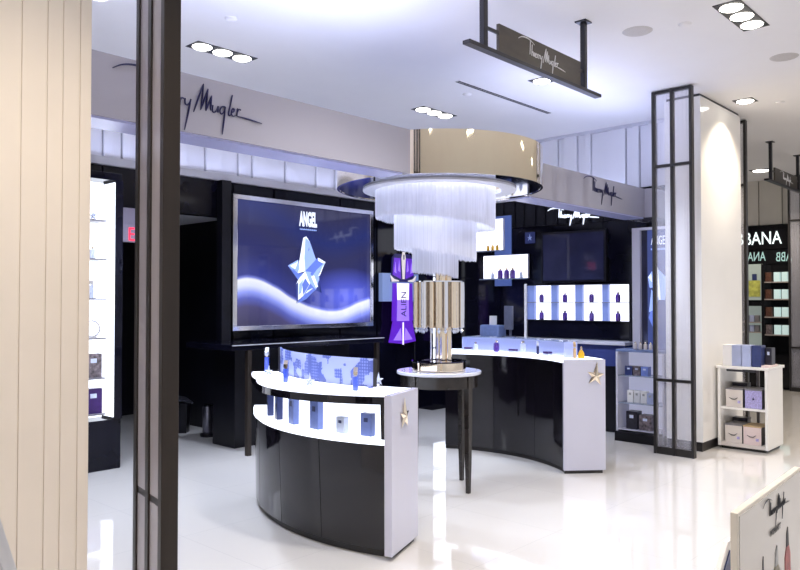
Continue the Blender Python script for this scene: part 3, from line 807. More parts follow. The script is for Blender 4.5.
# ------------------------------------------------------------------ long console under the screen
t = thing('wall_console', 'long black console table under the picture screen', 'console', (5.4, 6.8, 0))
MB().box(4.32, 6.52, 6.30, 7.16, 1.085, 1.145, .004).build('tabletop', 'black', t)
MB().box(4.32, 6.52, 6.296, 6.300, 1.135, 1.143).build('edge_highlight', 'ledge', t)  # pale strip painted for the light along the top's front edge
MB().box(4.66, 6.35, 6.74, 7.16, 0.0, 1.085).build('cabinet_body', 'black_soft', t)
for x in (4.52, 6.40): MB().box(x, x+.05, 6.31, 6.36, 0, 1.085, .003).build('leg', 'bronze', t)

o = thing('waste_bin', 'small brushed steel pedal bin in the dark passage doorway', 'bin', (4.87, 7.585, 0), 'bins in the passage')
MB().lathe(4.87, 7.585, [(.085, 0), (.09, .01), (.085, .035), (.06, .04)], 28).build('foot', 'black_soft', o, True)
MB().lathe(4.87, 7.585, [(.058, .04), (.062, .045), (.062, .34), (.055, .355)], 28).build('bin_body', 'brushed_can', o, True)
MB().lathe(4.87, 7.585, [(.056, .355), (.052, .37), (.02, .378)], 28).build('lid', 'black_soft', o, True)
o = thing('waste_bin', 'black bin with tilted pale lid left of the steel pedal bin', 'bin', (4.80, 8.05, 0), 'bins in the passage')
MB().lathe(4.80, 8.05, [(.11, 0), (.13, .36)], 4).build('bin_body', 'black_soft', o)
mb = MB().box(-.12, .12, -.10, .10, -.012, .012, .01); mb.xf(Matrix.Translation((4.79, 8.04, .405)) @ Matrix.Rotation(.25, 4, 'Y') @ Matrix.Rotation(.25, 4, 'X')); mb.build('lid', 'brushed_can', o)

# exit sign
t = thing('exit_sign', 'red lit exit sign on the dark wall behind the bronze partition', 'sign', (3.85, 7.29, 2.2))
MB().box(3.64, 4.08, 7.30, 7.33, 2.385, 2.56, .004).build('mounting_panel', 'exit_grey', t)
MB().box(3.64, 4.08, 7.27, 7.33, 2.20, 2.385, .004).build('housing', 'exit_grey', t)
text_mesh('EXIT', .20, (1, 0, 0), (0, 0, 1), (3.70, 7.267, 2.217), .003, sx=.8).build('lettering', 'exit_red', t)

# ------------------------------------------------------------------ lit display cabinets
def lit_cabinet(u0, u1, v0, z0, z1, side, label, shelves):
    t = thing('display_cabinet', label, 'display cabinet', ((u0+u1)/2, v0+.2, 0), 'lit display cabinets')
    v1 = 7.29
    MB().box(u0, u1+side, v0+.02, v1, 0, z0-.02, .003).build('base', 'black', t)
    MB().box(u0, u1+side, v0+.02, v1, z1+.02, z1+.09, .003).build('top_cap', 'black', t)
    MB().box(u1, u1+side, v0, v1, z0-.02, z1+.02, .003).build('side_panel', 'black', t)
    MB().box(u0-.02, u0, v0, v1, z0-.02, z1+.02, .003).build('side_panel', 'black', t)
    MB().box(u0, u1, v0+.26, v1, z0-.02, z1+.02).build('lit_back', 'lit_panel', t)
    MB().box(u1-.008, u1, v0+.01, v0+.26, z0, z1).build('lit_side', 'lit_panel', t)
    for z in shelves: MB().box(u0, u1-.06, v0+.05, v0+.258, z-.013, z).build('shelf', 'grey_lid', t)
    return t
SH = (2.357, 1.99, 1.615, 1.243, .868, .53)
lit_cabinet(2.45, 3.32, 6.76, .49, 2.72, .075, 'tall glowing white display cabinet between the beige column and bronze partition', SH)
lit_cabinet(8.22, 8.64, 6.95, .50, 2.70, .03, 'glowing white display cabinet in the back corner behind the crystal tower', (2.3, 1.95, 1.6, 1.25, .9))
G = 'goods in the tall glowing cabinet'
v = 6.90
star_bottle(3.165, v, SH[0], .055, 'small bottle on the top shelf of the tall glowing cabinet', group=G)
purple_bottle(3.165, v, SH[1], .12, 'small bottle on the second shelf of the tall glowing cabinet', G, 'crystal_glass')
tall_bottle(3.165, v, SH[2], .20, 'tall pale bottle on the third shelf of the tall glowing cabinet', 'crystal_glass', 'chrome', G, w=.03)
t = thing('bracelet_stand', 'pale ring ornament on the fourth shelf of the tall glowing cabinet', 'ornament', (3.165, v, SH[3]), G)
ringp = [(3.165+.075*math.cos(a), v, SH[3]+.085+.075*math.sin(a)) for a in [2*PI*i/20 for i in range(21)]]
MB().tube(ringp, .009, 8).build('ring', 'chrome', t, True)
MB().box(3.135, 3.195, v-.02, v+.02, SH[3], SH[3]+.012).build('foot', 'chrome', t)
carton(3.165, v, SH[4], .16, .08, .225, 0, 'dark patterned box on the fifth shelf of the tall glowing cabinet', 'photo_card', G, 'print_pale')
carton(3.165, v, SH[5], .17, .08, .235, 0, 'dark purple box on the lowest shelf of the tall glowing cabinet', 'dark_purple', G, 'print_pale')

# ------------------------------------------------------------------ purple bottle light display
t = thing('purple_display', 'tall glowing purple bottle shaped light display on the back wall', 'light display', (7.85, 7.2, .98))
MB().box(7.44, 8.22, 7.22, 7.295, 1.58, 1.98).build('backing_board', 'pale_strip', t)
def flat(pts, y, m, nm, th=.02):
    mb = MB()
    a = [mb.bm.verts.new((p[0], y, p[1])) for p in pts]; b = [mb.bm.verts.new((p[0], y+th, p[1])) for p in pts]
    n = len(pts)
    for i in range(n): mb.bm.faces.new((a[i], a[(i+1) % n], b[(i+1) % n], b[i]))
    mb.bm.faces.new(a); mb.bm.faces.new(b[::-1])
    return mb.build(nm, m, t)
ax, w = 7.83, .25
flat([(ax-.24, 1.86), (ax-.22, 2.20), (ax-.15, 2.26), (ax+.15, 2.26), (ax+.22, 2.20), (ax+.24, 1.86)], 7.19, 'alien_navy', 'cap_block')
for s in (-1, 1):
    flat([(ax+s*.05, 1.90), (ax+s*.06, 2.20), (ax+s*.19, 2.20), (ax+s*.22, 1.96)], 7.182, 'alien_deep', 'cap_facet', .006)
    flat([(ax+s*.07, 2.00), (ax+s*.09, 2.17), (ax+s*.11, 2.02)], 7.178, 'alien_light', 'cap_facet', .004)
    flat([(ax+s*.15, 1.98), (ax+s*.17, 2.14), (ax+s*.19, 2.00)], 7.178, 'alien_light', 'cap_facet', .004)
    flat([(ax+s*.24, 1.86), (ax+s*.27, 1.95), (ax+s*.20, 1.90), (ax+s*.10, 1.88), (ax+s*.10, 1.865)], 7.175, 'alien_gold', 'claw', .012)
flat([(ax-.018, 1.90), (ax-.040, 2.20), (ax-.02, 2.29), (ax+.02, 2.29), (ax+.040, 2.20), (ax+.018, 1.90)], 7.172, 'alien_gold', 'spike', .012)
flat([(ax-.010, 2.18), (ax-.012, 2.25), (ax+.012, 2.25), (ax+.010, 2.18)], 7.170, 'alien_navy', 'spike_eye', .002)
flat([(ax-.22, 1.30), (ax-.20, 1.84), (ax+.20, 1.84), (ax+.22, 1.30)], 7.19, 'alien_deep', 'body')
flat([(ax-.12, 1.60), (ax-.13, 1.84), (ax+.13, 1.84), (ax+.12, 1.60)], 7.186, 'alien_white', 'body_glow', .004)
flat([(ax-.13, 1.30), (ax-.12, 1.60), (ax+.12, 1.60), (ax+.13, 1.30)], 7.186, 'alien_light', 'body_glow', .004)
flat([(ax-.28, 1.00), (ax-.20, 1.30), (ax+.20, 1.30), (ax+.28, 1.00), (ax, .97)], 7.19, 'alien_deep', 'foot')
for s in (-1, 1): flat([(ax+s*.03, 1.02), (ax+s*.05, 1.20), (ax+s*.20, 1.03)], 7.184, 'alien_light', 'foot_facet', .005)
flat([(ax-.012, .96), (ax-.012, 1.28), (ax+.012, 1.28), (ax+.012, .96)], 7.182, 'alien_white', 'foot_edge', .006)
text_mesh('ALIEN', .16, (0, 0, 1), (-1, 0, 0), (ax+.06, 7.180, 1.36), .001, sx=.85).build('lettering', 'alien_navy', t)

# ------------------------------------------------------------------ right wall fittings
t = thing('wall_monitor', 'dark wall monitor above the lit bottle niche', 'monitor', (8.72, 4.95, 1.75))
MB().box(8.69, 8.755, 4.47, 5.42, 1.83, 2.51, .004).build('bezel', 'black_soft', t)
MB().box(8.683, 8.69, 4.50, 5.39, 1.86, 2.48).build('screen', 'screen_glass', t)

t = thing('bottle_niche', 'white framed wall niche with eight glowing cells of purple bottles', 'display niche', (8.68, 4.9, 1.09))
MB().box(8.71, 8.755, 4.12, 5.64, 1.335, 1.795).build('lit_back', 'lit_cell', t)
MB().box(8.60, 8.75, 4.10, 5.65, 1.795, 1.808).build('frame_top', 'black_soft', t)
MB().box(8.60, 8.75, 4.10, 5.65, 1.322, 1.335).build('frame_bottom', 'black_soft', t)
MB().box(8.59, 8.61, 5.60, 5.635, 1.09, 1.82).build('frame_stile', 'white_card', t)
MB().box(8.60, 8.75, 4.09, 4.12, 1.09, 1.81).build('frame_stile', 'black_soft', t)
MB().box(8.61, 8.71, 4.12, 5.62, 1.564, 1.572).build('shelf', 'grey_lid', t)
for a, b in ((5.52, 5.63), (5.165, 5.255), (4.795, 4.895), (4.43, 4.51)): MB().box(8.66, 8.71, a, b, 1.335, 1.795).build('divider', 'blue_div', t)
MB().box(8.62, 8.75, 4.12, 5.62, 1.10, 1.322).build('lower_panel', 'black', t)
names = ('first', 'second', 'third', 'fourth')
for row, z in (('upper', 1.572), ('lower', 1.335)):
    for k, v in enumerate((5.387, 5.029, 4.645, 4.282)):
        purple_bottle(8.635, v, z, .128, f'purple bottle in the {names[k]} cell from the left, {row} row of the lit niche', 'purple bottles in the lit wall niche')

def light_box(v0, v1, z0, z1, label):
    t = thing('light_box', label, 'light box', (8.6, (v0+v1)/2, z0), 'light boxes on the right wall')
    MB().box(8.696, 8.734, v0, v1, z0, z1, .003).build('housing', 'white_lacquer', t)
    MB().box(8.688, 8.696, v0+.008, v1-.008, z0+.01, z1-.01).build('lit_face', 'lit_box', t)
    MB().box(8.60, 8.696, v0, v1, z0-.012, z0).build('ledge', 'shelf_glass', t)
    return t
light_box(6.05, 6.55, 2.305, 2.765, 'upper glowing light box beside the crystal strands')
light_box(5.64, 6.40, 1.900, 2.24, 'lower glowing light box with small purple bottles')
G = 'bottles on the light boxes'
for k, v in enumerate((5.86, 5.96, 6.07)):
    purple_bottle(8.645, v, 1.900, .155, ('right', 'middle', 'left')[k] + ' one of three purple bottles on the lower light box', G)
purple_bottle(8.645, 5.72, 1.900, .10, 'small clear bottle at the right end of the lower light box', G, 'crystal_glass')
purple_bottle(8.645, 6.20, 1.900, .10, 'small clear bottle at the left end of the lower light box', G, 'crystal_glass')
for k, v in enumerate((6.12, 6.20, 6.28)):
    purple_bottle(8.645, v, 2.305, .09, ('right', 'middle', 'left')[k] + ' one of three yellow bottles on the upper light box', G, 'yellow_glass')
o = tag(MB().box(8.735, 8.758, 5.95, 6.23, 1.80, 2.80, .002).build('light_strip', 'blue_strip', None, origin=(8.75, 6.09, 1.8)), 'vertical blue glowing strip behind the two light boxes', 'light strip')
t = thing('wall_emblem', 'small square glowing emblem left of the monitor', 'emblem', (8.75, 5.64, 2.38))
MB().box(8.745, 8.758, 5.56, 5.72, 2.385, 2.54, .002).build('plate', 'blue_wall', t)
star_mesh((8.742, 5.64, 2.46), (-1, 0, 0), (0, 0, 1), .05, .1).build('star', 'pale_strip', t)

# wall counter under the niche
t = thing('wall_counter', 'black wall counter with pale edge under the lit niche', 'counter', (8.5, 5, 0))
MB().box(8.28, 8.755, 4.02, 6.4, 1.055, 1.09, .003).build('counter_top', 'ledge', t)
MB().box(8.32, 8.755, 4.04, 6.38, .80, 1.055).build('drawer_front', 'blue_wall', t)
MB().box(8.34, 8.755, 4.04, 6.38, .0, .80).build('cabinet_body', 'black_soft', t)
# till and printer
t = thing('receipt_printer', 'blue grey receipt printer with white paper on the wall counter', 'printer', (8.42, 6.0, 1.09))
MB().box(8.33, 8.52, 5.88, 6.20, 1.09, 1.255, .02).build('printer_body', 'device_blue', t)
mb = MB().box(-.05, .05, -.002, .002, 0, .14); mb.xf(Matrix.Translation((8.40, 6.02, 1.25)) @ Matrix.Rotation(-.9, 4, 'Z') @ Matrix.Rotation(.35, 4, 'X')); mb.build('paper', 'white_card', t)
t = thing('till_screen', 'dark till screen on a post on the wall counter', 'till', (8.37, 5.68, 1.09))
MB().box(8.30, 8.44, 5.66, 5.80, 1.09, 1.11, .004).build('foot', 'device_grey', t)
MB().cyl(8.385, 5.72, 1.11, 1.36, .018, n=14).build('post', 'device_grey', t, True)
MB().box(8.33, 8.37, 5.66, 5.79, 1.20, 1.52, .006).build('display', 'device_grey', t)

# ------------------------------------------------------------------ framed poster and shelf cabinet beside the column
t = thing('framed_poster', 'white framed poster with a star bottle beside the black framed partition', 'poster', (8.1, 3.6, 1.04))
MB().box(8.05, 8.30, 3.725, 3.818, 1.04, 2.425, .003).build('frame_stile', 'white_lacquer', t)
MB().box(8.05, 8.30, 3.42, 3.725, 2.395, 2.425, .003).build('frame_rail', 'white_lacquer', t)
MB().box(8.10, 8.14, 3.655, 3.725, 1.04, 2.395).build('dark_margin', 'screen_glass', t)
MB().box(8.10, 8.14, 3.42, 3.655, 1.04, 2.395).build('poster_sheet', 'poster_blue', t)
text_mesh('ANGEL', .145, (0, -1, 0), (0, 0, 1), (8.096, 3.61, 2.225), .001, sx=.42).build('lettering', 'star_white', t)
mb = MB()
for k in range(9): mb.box(8.096, 8.10, 3.60-k*.019, 3.612-k*.019, 2.165, 2.185)
mb.build('small_caption', 'star_pale', t)
def fx(P, m, nm, x=8.097):
    mb = MB(); mb.poly([(x, p[0], p[1]) for p in P]); return mb.build(nm, m, t)
fx([(3.60, 1.62), (3.575, 1.95), (3.555, 2.10), (3.53, 1.95), (3.50, 1.60)], 'star_white', 'star_facet')
fx([(3.65, 1.86), (3.60, 1.93), (3.575, 1.74), (3.63, 1.74)], 'star_pale', 'star_facet', 8.0966)
fx([(3.645, 1.86), (3.61, 1.90), (3.60, 1.80)], 'star_white', 'star_facet', 8.0962)
fx([(3.64, 1.46), (3.61, 1.72), (3.52, 1.62), (3.56, 1.50)], 'star_pale', 'star_facet', 8.0964)
fx([(3.645, 1.40), (3.60, 1.55), (3.54, 1.34), (3.59, 1.28)], 'star_mid', 'star_facet', 8.0968)
fx([(3.53, 1.95), (3.43, 1.85), (3.45, 1.60), (3.50, 1.60)], 'star_pale', 'star_facet', 8.0963)
G = 'small pale bottles under the framed poster'
for k, v in enumerate((3.76, 3.70, 3.64, 3.58)):
    purple_bottle(8.00, v, 1.04, .085, ('leftmost', 'second', 'third', 'rightmost')[k] + ' of the four small pale bottles under the framed poster', G, 'cream_card')
t = thing('shelf_cabinet', 'open white shelf cabinet on a black base left of the partition', 'cabinet', (8.1, 3.7, 0))
MB().box(7.88, 8.50, 3.385, 3.96, 0, .11, .003).build('base', 'black_soft', t)
MB().box(7.91, 8.50, 3.39, 3.955, 1.012, 1.04, .003).build('top', 'device_blue', t)
MB().box(7.91, 8.50, 3.935, 3.955, .11, 1.012).build('side_panel', 'white_lacquer', t)
MB().box(7.91, 8.50, 3.39, 3.41, .11, 1.012).build('side_panel', 'white_lacquer', t)
MB().box(8.20, 8.50, 3.41, 3.935, .11, 1.012).build('lit_back', 'shelf_back_glow', t)  # back panel given a faint glow to brighten the cabinet interior
for z in (.135, .436, .744): MB().box(7.925, 8.20, 3.41, 3.935, z-.010, z).build('shelf', 'shelf_glass' if z > .2 else 'white_lacquer', t)
G = 'boxes in the open shelf cabinet'
for k, (v, m, l) in enumerate(((3.835, 'navy_box', 'dark blue small box, left on the top shelf of the shelf cabinet'), (3.74, 'photo_card', 'grey picture box, middle on the top shelf of the shelf cabinet'), (3.645, 'blue_box', 'mid blue small box, right on the top shelf of the shelf cabinet'))):
    carton(8.02, v, .744, .088, .08, .105, -PI/2, l, m, G)
for k, v in enumerate((3.82, 3.74, 3.66, 3.585)):
    carton(8.02, v, .436, .072, .07, .135 if k < 3 else .12, -PI/2, ('leftmost white box on the middle shelf of the shelf cabinet', 'second white box on the middle shelf of the shelf cabinet', 'third white box on the middle shelf of the shelf cabinet', 'rightmost grey box on the middle shelf of the shelf cabinet')[k], 'white_card' if k < 3 else 'pale_blue_box', G, 'ink_grey')
carton(8.04, 3.80, .135, .13, .13, .20, -PI/2, 'dark picture box at left on the lowest shelf of the shelf cabinet', 'dark_card', G)
carton(8.04, 3.64, .135, .14, .13, .17, -PI/2, 'brown picture box at right on the lowest shelf of the shelf cabinet', 'photo_card', G)

# ------------------------------------------------------------------ white shelf trolley with gift boxes
t = thing('shelf_trolley', 'white three tier shelf unit with gift boxes at the white column', 'shelf unit', (8.52, 2.69, 0))
u0, u1, v0, v1 = 8.26, 8.78, 2.435, 2.945
MB().box(u0, u1, v0, v0+.03, .03, .862, .003).build('side_panel', 'white_gloss', t)
MB().box(u0, u1, v1-.03, v1, .03, .862, .003).build('side_panel', 'white_gloss', t)
MB().box(u0-.01, u1+.02, v0-.015, v1+.015, .862, .892, .004).build('top', 'white_gloss', t)
MB().box(u0+.02, u1, v0+.03, v1-.03, .425, .450, .003).build('shelf', 'white_gloss', t)
MB().box(u0+.01, u1, v0+.03, v1-.03, .03, .065, .003).build('shelf', 'cream_card', t)
MB().box(u0+.03, u1-.03, v0+.03, v1-.03, 0, .03).build('foot_plinth', 'plinth_kick', t)
MB().box(u0-.012, u0-.008, v0+.11, v1-.10, .835, .858).build('price_rail', 'slot', t)
MB().box(u1-.02, u1, 2.67, 2.70, .065, .862).build('back_strut', 'grey_lid', t)
G = 'gift boxes on the white shelf unit'
for k, (v, m, l) in enumerate(((2.85, 'white_card', 'leftmost tall white box on top of the white shelf unit'), (2.755, 'pale_blue_box', 'second tall box on top of the white shelf unit, pale lilac'),
                              (2.655, 'pale_blue_box', 'third tall box on top of the white shelf unit, pale blue'), (2.555, 'navy_box', 'navy tall box on top of the white shelf unit'))):
    carton(8.37, v, .892, .094, .16, .225, -PI/2, l, m, G, prt=False)
carton(8.47, 2.47, .892, .065, .12, .20, -PI/2, 'dark picture box at the right end on top of the white shelf unit', 'dark_card', G)
tag(MB().box(8.27, 8.60, 2.428, 2.500, .892, .912, .003).build('sample_tray', 'pink_card', None, origin=(8.4, 2.46, .892)), 'low pink tray at the right edge of the shelf unit top', 'tray')
def gift(v, z, w, h, body, lid, label, d=.26):
    t = thing('gift_box', label, 'gift box', (8.42, v, z), G)
    MB().box(8.30, 8.30+d, v-w/2, v+w/2, z, z+h*.93, .002).build('carton', body, t)
    MB().box(8.298, 8.30+d, v-w/2-.002, v+w/2+.002, z+h*.93, z+h, .002).build('lid', lid, t)
    MB().box(8.302, 8.30+d-.002, v-w/2-.0025, v-w/2-.0005, z+.002, z+h*.93).build('side_print', 'dark_card', t)
    mb = MB(); P = [(8.297, v+w*.30, z+h*.50), (8.295, v+w*.12, z+h*.42), (8.294, v-w*.06, z+h*.42), (8.297, v-w*.22, z+h*.52)]
    mb.tube(P, [.002, .005, .005, .002], 6); mb.build('swoosh_print', 'ink', t)
    MB().box(8.2975, 8.2995, v-w*.36, v-w*.20, z+h*.22, z+h*.36).build('crest_print', 'lilac_card', t)
    return t
gift(2.785, .450, .175, .20, 'cream_card', 'grey_lid', 'cream gift box with grey lid on the middle shelf of the white unit')
t = thing('gift_box', 'lilac patterned gift box on the middle shelf of the white unit', 'gift box', (8.42, 2.585, .45), G)
MB().box(8.30, 8.56, 2.505, 2.675, .450, .64, .002).build('carton', 'lilac_card', t)
MB().box(8.302, 8.558, 2.5025, 2.5045, .452, .64).build('side_print', 'dark_card', t)
MB().box(8.298, 8.56, 2.503, 2.677, .64, .655, .002).build('lid', 'grey_lid', t)
star_mesh((8.298, 2.59, .55), (-1, 0, 0), (0, 0, 1), .022, .1).build('emblem', 'navy', t)
gift(2.795, .065, .175, .20, 'cream_card', 'grey_lid', 'cream gift box on the lowest shelf of the white unit, left')
gift(2.605, .065, .180, .20, 'pink_card', 'tan', 'pinkish gift box on the lowest shelf of the white unit, right')
for z, l in ((.450, 'dark box behind the cream one on the middle shelf'), (.065, 'dark box behind the cream one on the lowest shelf')):
    carton(8.64, 2.82, z, .16, .12, .235, -PI/2, l, 'dark_card', G, prt=False)

# ------------------------------------------------------------------ far shop
wf = struct(MB().box(14.56, 14.7, 1.5, 6.5, 0, CZ).build('wall_far', 'far_black'), 'black shop front far behind the white column')
o = ribs('x', 14.56, 3.0, 6.0, 2.98, CZ, 'far_rib', None, 5); o.parent = wf
t = thing('shop_sign', 'black shop sign with big white capitals at the far shop', 'sign', (14.5, 4.3, 2.5))
MB().box(14.46, 14.56, 3.80, 5.6, 2.53, 2.96, .004).build('sign_board', 'far_black', t)
text_mesh('DOLCE & GABBANA', .335, (0, -1, 0), (0, 0, 1), (14.455, 4.00, 2.62), .006, sx=.73, align='RIGHT').build('lettering', 'far_letters', t)
t = thing('sign_reflection', 'dim reflection of the far shop sign, modelled as mirrored capitals', 'sign', (14.5, 4.0, 2.3))  # the sign's reflection in black gloss, built as dim glowing letters
MB().box(14.48, 14.50, 3.80, 4.62, 2.26, 2.52).build('glass_strip', 'far_black', t)
text_mesh('ABB', .24, (0, 1, 0), (0, 0, 1), (14.472, 3.84, 2.30), .003, sx=.62).build('lettering', 'mirrored_letter_glow', t)
text_mesh('ANA', .24, (0, 1, 0), (0, 0, 1), (14.472, 4.28, 2.32), .003, sx=.62).build('lettering', 'mirrored_letter_glow', t)
t = thing('far_display', 'black display shelving with lit goods in the far shop', 'shelving', (14.5, 4.2, 0))
MB().box(14.50, 14.555, 3.80, 4.66, 0, 2.26).build('backing', 'far_black', t)
MB().box(14.30, 14.50, 4.26, 4.31, .05, 2.25, .003).build('divider', 'far_black', t)
MB().box(14.30, 14.50, 3.80, 3.83, .05, 2.25, .003).build('divider', 'far_black', t)
MB().box(14.49, 14.50, 4.31, 4.66, .75, 1.56).build('pale_back', 'far_poster', t)
for z in (1.93, 1.62, 1.30, .98): MB().box(14.31, 14.50, 3.83, 4.26, z-.02, z).build('shelf', 'far_shelf', t)
for z in (1.56, 1.20, 1.02): MB().box(14.31, 14.49, 4.31, 4.66, z-.02 if z < 1.5 else z-.07, z).build('shelf', 'far_shelf' if z < 1.5 else 'far_black', t)
MB().box(14.28, 14.50, 3.83, 4.66, .05, .62).build('lower_cabinet', 'far_black', t)
t = thing('perfume_advert', 'pale advert with a green yellow bottle in the far shop', 'poster', (14.46, 4.46, 1.6))
MB().box(14.46, 14.485, 4.33, 4.64, 1.60, 2.26).build('advert_sheet', 'far_poster', t)
MB().box(14.450, 14.458, 4.37, 4.57, 1.66, 1.96, .01).build('bottle_print', 'dress_green', t)
MB().box(14.450, 14.458, 4.43, 4.51, 1.96, 2.08, .01).build('cap_print', 'navy_box', t)
G = 'goods on the far shop shelves'
for z, r in ((1.93, 'top'), (1.62, 'second'), (1.30, 'third'), (.98, 'fourth')):
    for k, v in enumerate((4.20, 4.06, 3.93)):
        m = ('brown_goods', 'far_lit', 'far_lit')[k]  # pale boxes glow to stand for the light in their niches
        if r != 'top' and k == 0 and z < 1.2: m = 'photo_card'
        o = MB().box(14.34, 14.42, v-.05, v+.05, z, z+.17, .004).build('perfume_box', m, None, origin=(14.38, v, z))
        tag(o, ('left box', 'middle pale box', 'right pale box')[k] + f' on the {r} shelf of the far black shelving', 'box', G)
for z, r in ((1.20, 'upper'), (1.02, 'lower')):
    for k, v in enumerate((4.58, 4.49, 4.40)):
        o = MB().box(14.34, 14.42, v-.038, v+.038, z, z+.12, .004).build('perfume_box', ('grey_lid', 'pale_blue_box', 'grey_lid')[k], None, origin=(14.38, v, z))
        tag(o, ('left', 'middle', 'right')[k] + f' small grey box on the {r} pale shelf of the far shop', 'box', G)

# ------------------------------------------------------------------ foreground boards
def board(px, py, L, ang, z0, z1, label, th=.014, tilt=0.):
    t = thing('display_board', label, 'display board', (px, py, 0), 'foreground display boards')
    M = Matrix.Translation((px, py, 0)) @ Matrix.Rotation(ang, 4, 'Z') @ Matrix.Rotation(tilt, 4, 'X')
    return t, M
t, M = board(1.672, .556, .58, math.radians(2.5), 0, 1.14, 'white poster board with handwriting and bottle pictures in the right foreground')
mb = MB().box(0, .58, 0, .016, .03, 1.14, .002); mb.xf(M); mb.build('board', 'board_edge', t)
mb = MB().box(.008, .572, -.002, .0, .04, 1.132); mb.xf(M); mb.build('poster_sheet', 'board_face', t)
def bx(a, m, nm):
    mb = MB().box(*a); mb.xf(M); return mb.build(nm, m, t)
mb = script_mesh((.185, -.004, 1.080), (1, 0, 0), .25, .0010); mb.xf(M); mb.build('lettering', 'ink', t, True)
mb = text_mesh('WOMANITY', .022, (1, 0, 0), (0, 0, 1), (.245, -.004, 1.030), .0004, sx=.8); mb.xf(M); mb.build('small_lettering', 'ink', t)
def bottle_print(x, w, z0, zs, zt, m, mc, nm='bottle_print'):
    mb = MB(); mb.prism([(0, 0)]*0 or [(x-w, 0), (x+w, 0), (x+w*.9, 1), (x+w*.4, 1.15), (x-w*.4, 1.15), (x-w*.9, 1)], 0, .0016)
    mb.xf(Matrix(((1, 0, 0, 0), (0, 0, -1, -.002), (0, zs-z0, 0, z0), (0, 0, 0, 1)))); mb.xf(M); mb.build(nm, m, t)
    mb = MB(); mb.prism([(x-w*.38, 0), (x+w*.38, 0), (x+w*.3, .6), (x+w*.1, 1), (x-w*.3, .7)], 0, .0016)
    z1 = z0+(zs-z0)*1.15
    mb.xf(Matrix(((1, 0, 0, 0), (0, 0, -1, -.002), (0, zt-z1, 0, z1), (0, 0, 0, 1)))); mb.xf(M); mb.build('cap_print', mc, t)
bottle_print(.185, .010, .86, .95, 1.00, 'ink', 'ink')
bottle_print(.305, .036, .82, .93, .995, 'ink_gold', 'ink_grey')
bottle_print(.415, .030, .80, .945, 1.015, 'ink_red', 'ink')
mb = MB().box(-.02, .60, -.10, .10, 0, .03, .004); mb.xf(M); mb.build('foot', 'board_edge', t)
t = thing('leaning_card', 'narrow blue and white leaning card behind the poster board', 'card', (2.1, .72, 0), 'foreground display boards')
def upright(P, v, th, m, nm):
    mb = MB()
    a = [mb.bm.verts.new((p[0], v, p[1])) for p in P]; b = [mb.bm.verts.new((p[0], v+th, p[1])) for p in P]
    n = len(P)
    for i in range(n): mb.bm.faces.new((a[i], a[(i+1) % n], b[(i+1) % n], b[i]))
    mb.bm.faces.new(a); mb.bm.faces.new(b[::-1]); return mb.build(nm, m, t)
upright([(1.83, 0), (1.995, .89), (2.058, .952), (2.25, .95), (2.25, 0)], .71, .012, 'white_card', 'sheet')
upright([(1.86, .02), (2.018, .885), (2.064, .930), (2.075, .925), (1.96, .02)], .706, .003, 'navy_box', 'blue_band')
upright([(2.03, .02), (2.07, .885), (2.09, .93), (2.12, .925), (2.10, .02)], .706, .003, 'blue_box', 'blue_band')
t = thing('leaning_board', 'white leaning board corner at the bottom left beside the beige column', 'board', (.5, 1.31, 0))
upright([(.20, 0), (.80, 0), (.41, 1.35), (-.19, 1.35)], 1.30, .03, 'white_gloss', 'sheet')
upright([(.785, .02), (.805, .02), (.415, 1.35), (.395, 1.35)], 1.295, .04, 'white_card', 'edge_trim')

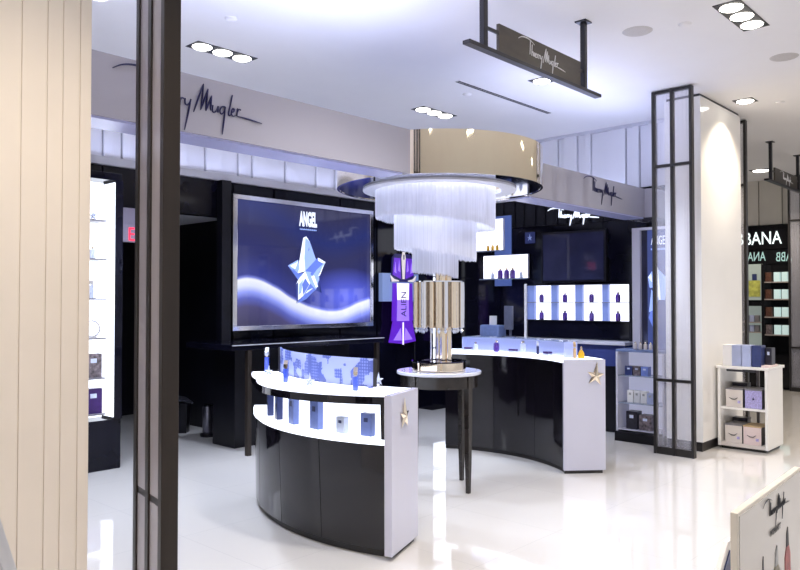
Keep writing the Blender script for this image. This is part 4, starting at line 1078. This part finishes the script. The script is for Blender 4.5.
# ------------------------------------------------------------------ light
def spot(x, y, z, watts, col, angle=120, blend=.6, r=.12, tgt=None):
    l = bpy.data.lights.new('downlight_lamp', 'SPOT'); l.energy = watts; l.color = col
    l.spot_size = math.radians(angle); l.spot_blend = blend; l.shadow_soft_size = r
    o = bpy.data.objects.new('downlight_lamp', l); COL.objects.link(o); o.location = (x, y, z)
    if tgt: o.rotation_euler = (Vector(tgt)-Vector((x, y, z))).to_track_quat('-Z', 'Y').to_euler()
    return o
for x, y in ((3.3, 2.4), (1.0, 1.6), (3.2, -.5), (2.2, 5.2), (8.6, .2), (10.6, 1.2)): unseen_lamp(x, y)
COOL = (.74, .82, 1.0); NEUT = (1.0, .95, .90); WARM = (1.0, .86, .68)
for x, y, w, c in ((3.72, 5.59, 380, COOL), (6.61, 5.57, 260, COOL), (6.55, 3.96, 260, COOL), (5.97, 1.92, 270, NEUT), (8.55, 2.70, 200, WARM), (13.3, 4.0, 220, WARM),
                   (3.3, 2.4, 230, NEUT), (1.0, 1.6, 200, WARM), (3.2, -.5, 230, NEUT), (10.6, 1.2, 170, WARM), (8.6, .2, 140, WARM), (2.2, 5.2, 300, COOL)):
    spot(x, y, CZ-.04, w, c)
for dx, dy in ((.25, -.25), (-.25, .25), (.25, .25), (-.25, -.25)):
    l = bpy.data.lights.new('chandelier_lamp', 'POINT'); l.energy = 17; l.color = (.82, .86, 1.0); l.shadow_soft_size = .05
    o = bpy.data.objects.new('chandelier_lamp', l); COL.objects.link(o); o.location = (DC[0]+dx*.9, DC[1]+dy*.9, 2.50)

def ceiling_fill(x0, x1, y0, y1, z, watts, col):
    l = bpy.data.lights.new('ceiling_fill_lamp', 'AREA'); l.shape = 'RECTANGLE'; l.size = x1-x0; l.size_y = y1-y0; l.energy = watts; l.color = col
    o = bpy.data.objects.new('ceiling_fill_lamp', l); COL.objects.link(o); o.location = ((x0+x1)/2, (y0+y1)/2, z); o.rotation_euler = (PI, 0, 0)
LAV = (.56, .63, 1.0)
ceiling_fill(1.5, 4.0, 3.76, 3.94, 2.90, 34, LAV)      # unseen area lights added to brighten ceiling and ribs, tinted lavender
ceiling_fill(5.9, 8.1, 3.76, 3.94, 2.90, 17, LAV)
ceiling_fill(1.0, 8.6, 7.10, 7.22, 3.07, 9, LAV)
ceiling_fill(8.58, 8.72, 4.2, 7.0, 3.02, 3, LAV)
w = bpy.data.worlds.new('mall_light'); sc.world = w; w.use_nodes = True
bg = w.node_tree.nodes['Background']; bg.inputs[0].default_value = (.93, .93, 1.0, 1); bg.inputs[1].default_value = .75

sc.view_settings.view_transform = 'Standard'; sc.view_settings.look = 'None'
sc.view_settings.gamma = 1; sc.view_settings.use_curve_mapping = False
sc.view_settings.exposure = 0.04
sc.cycles.use_denoising = True
sc.cycles.max_bounces = 10
sc.cycles.sample_clamp_indirect = 6
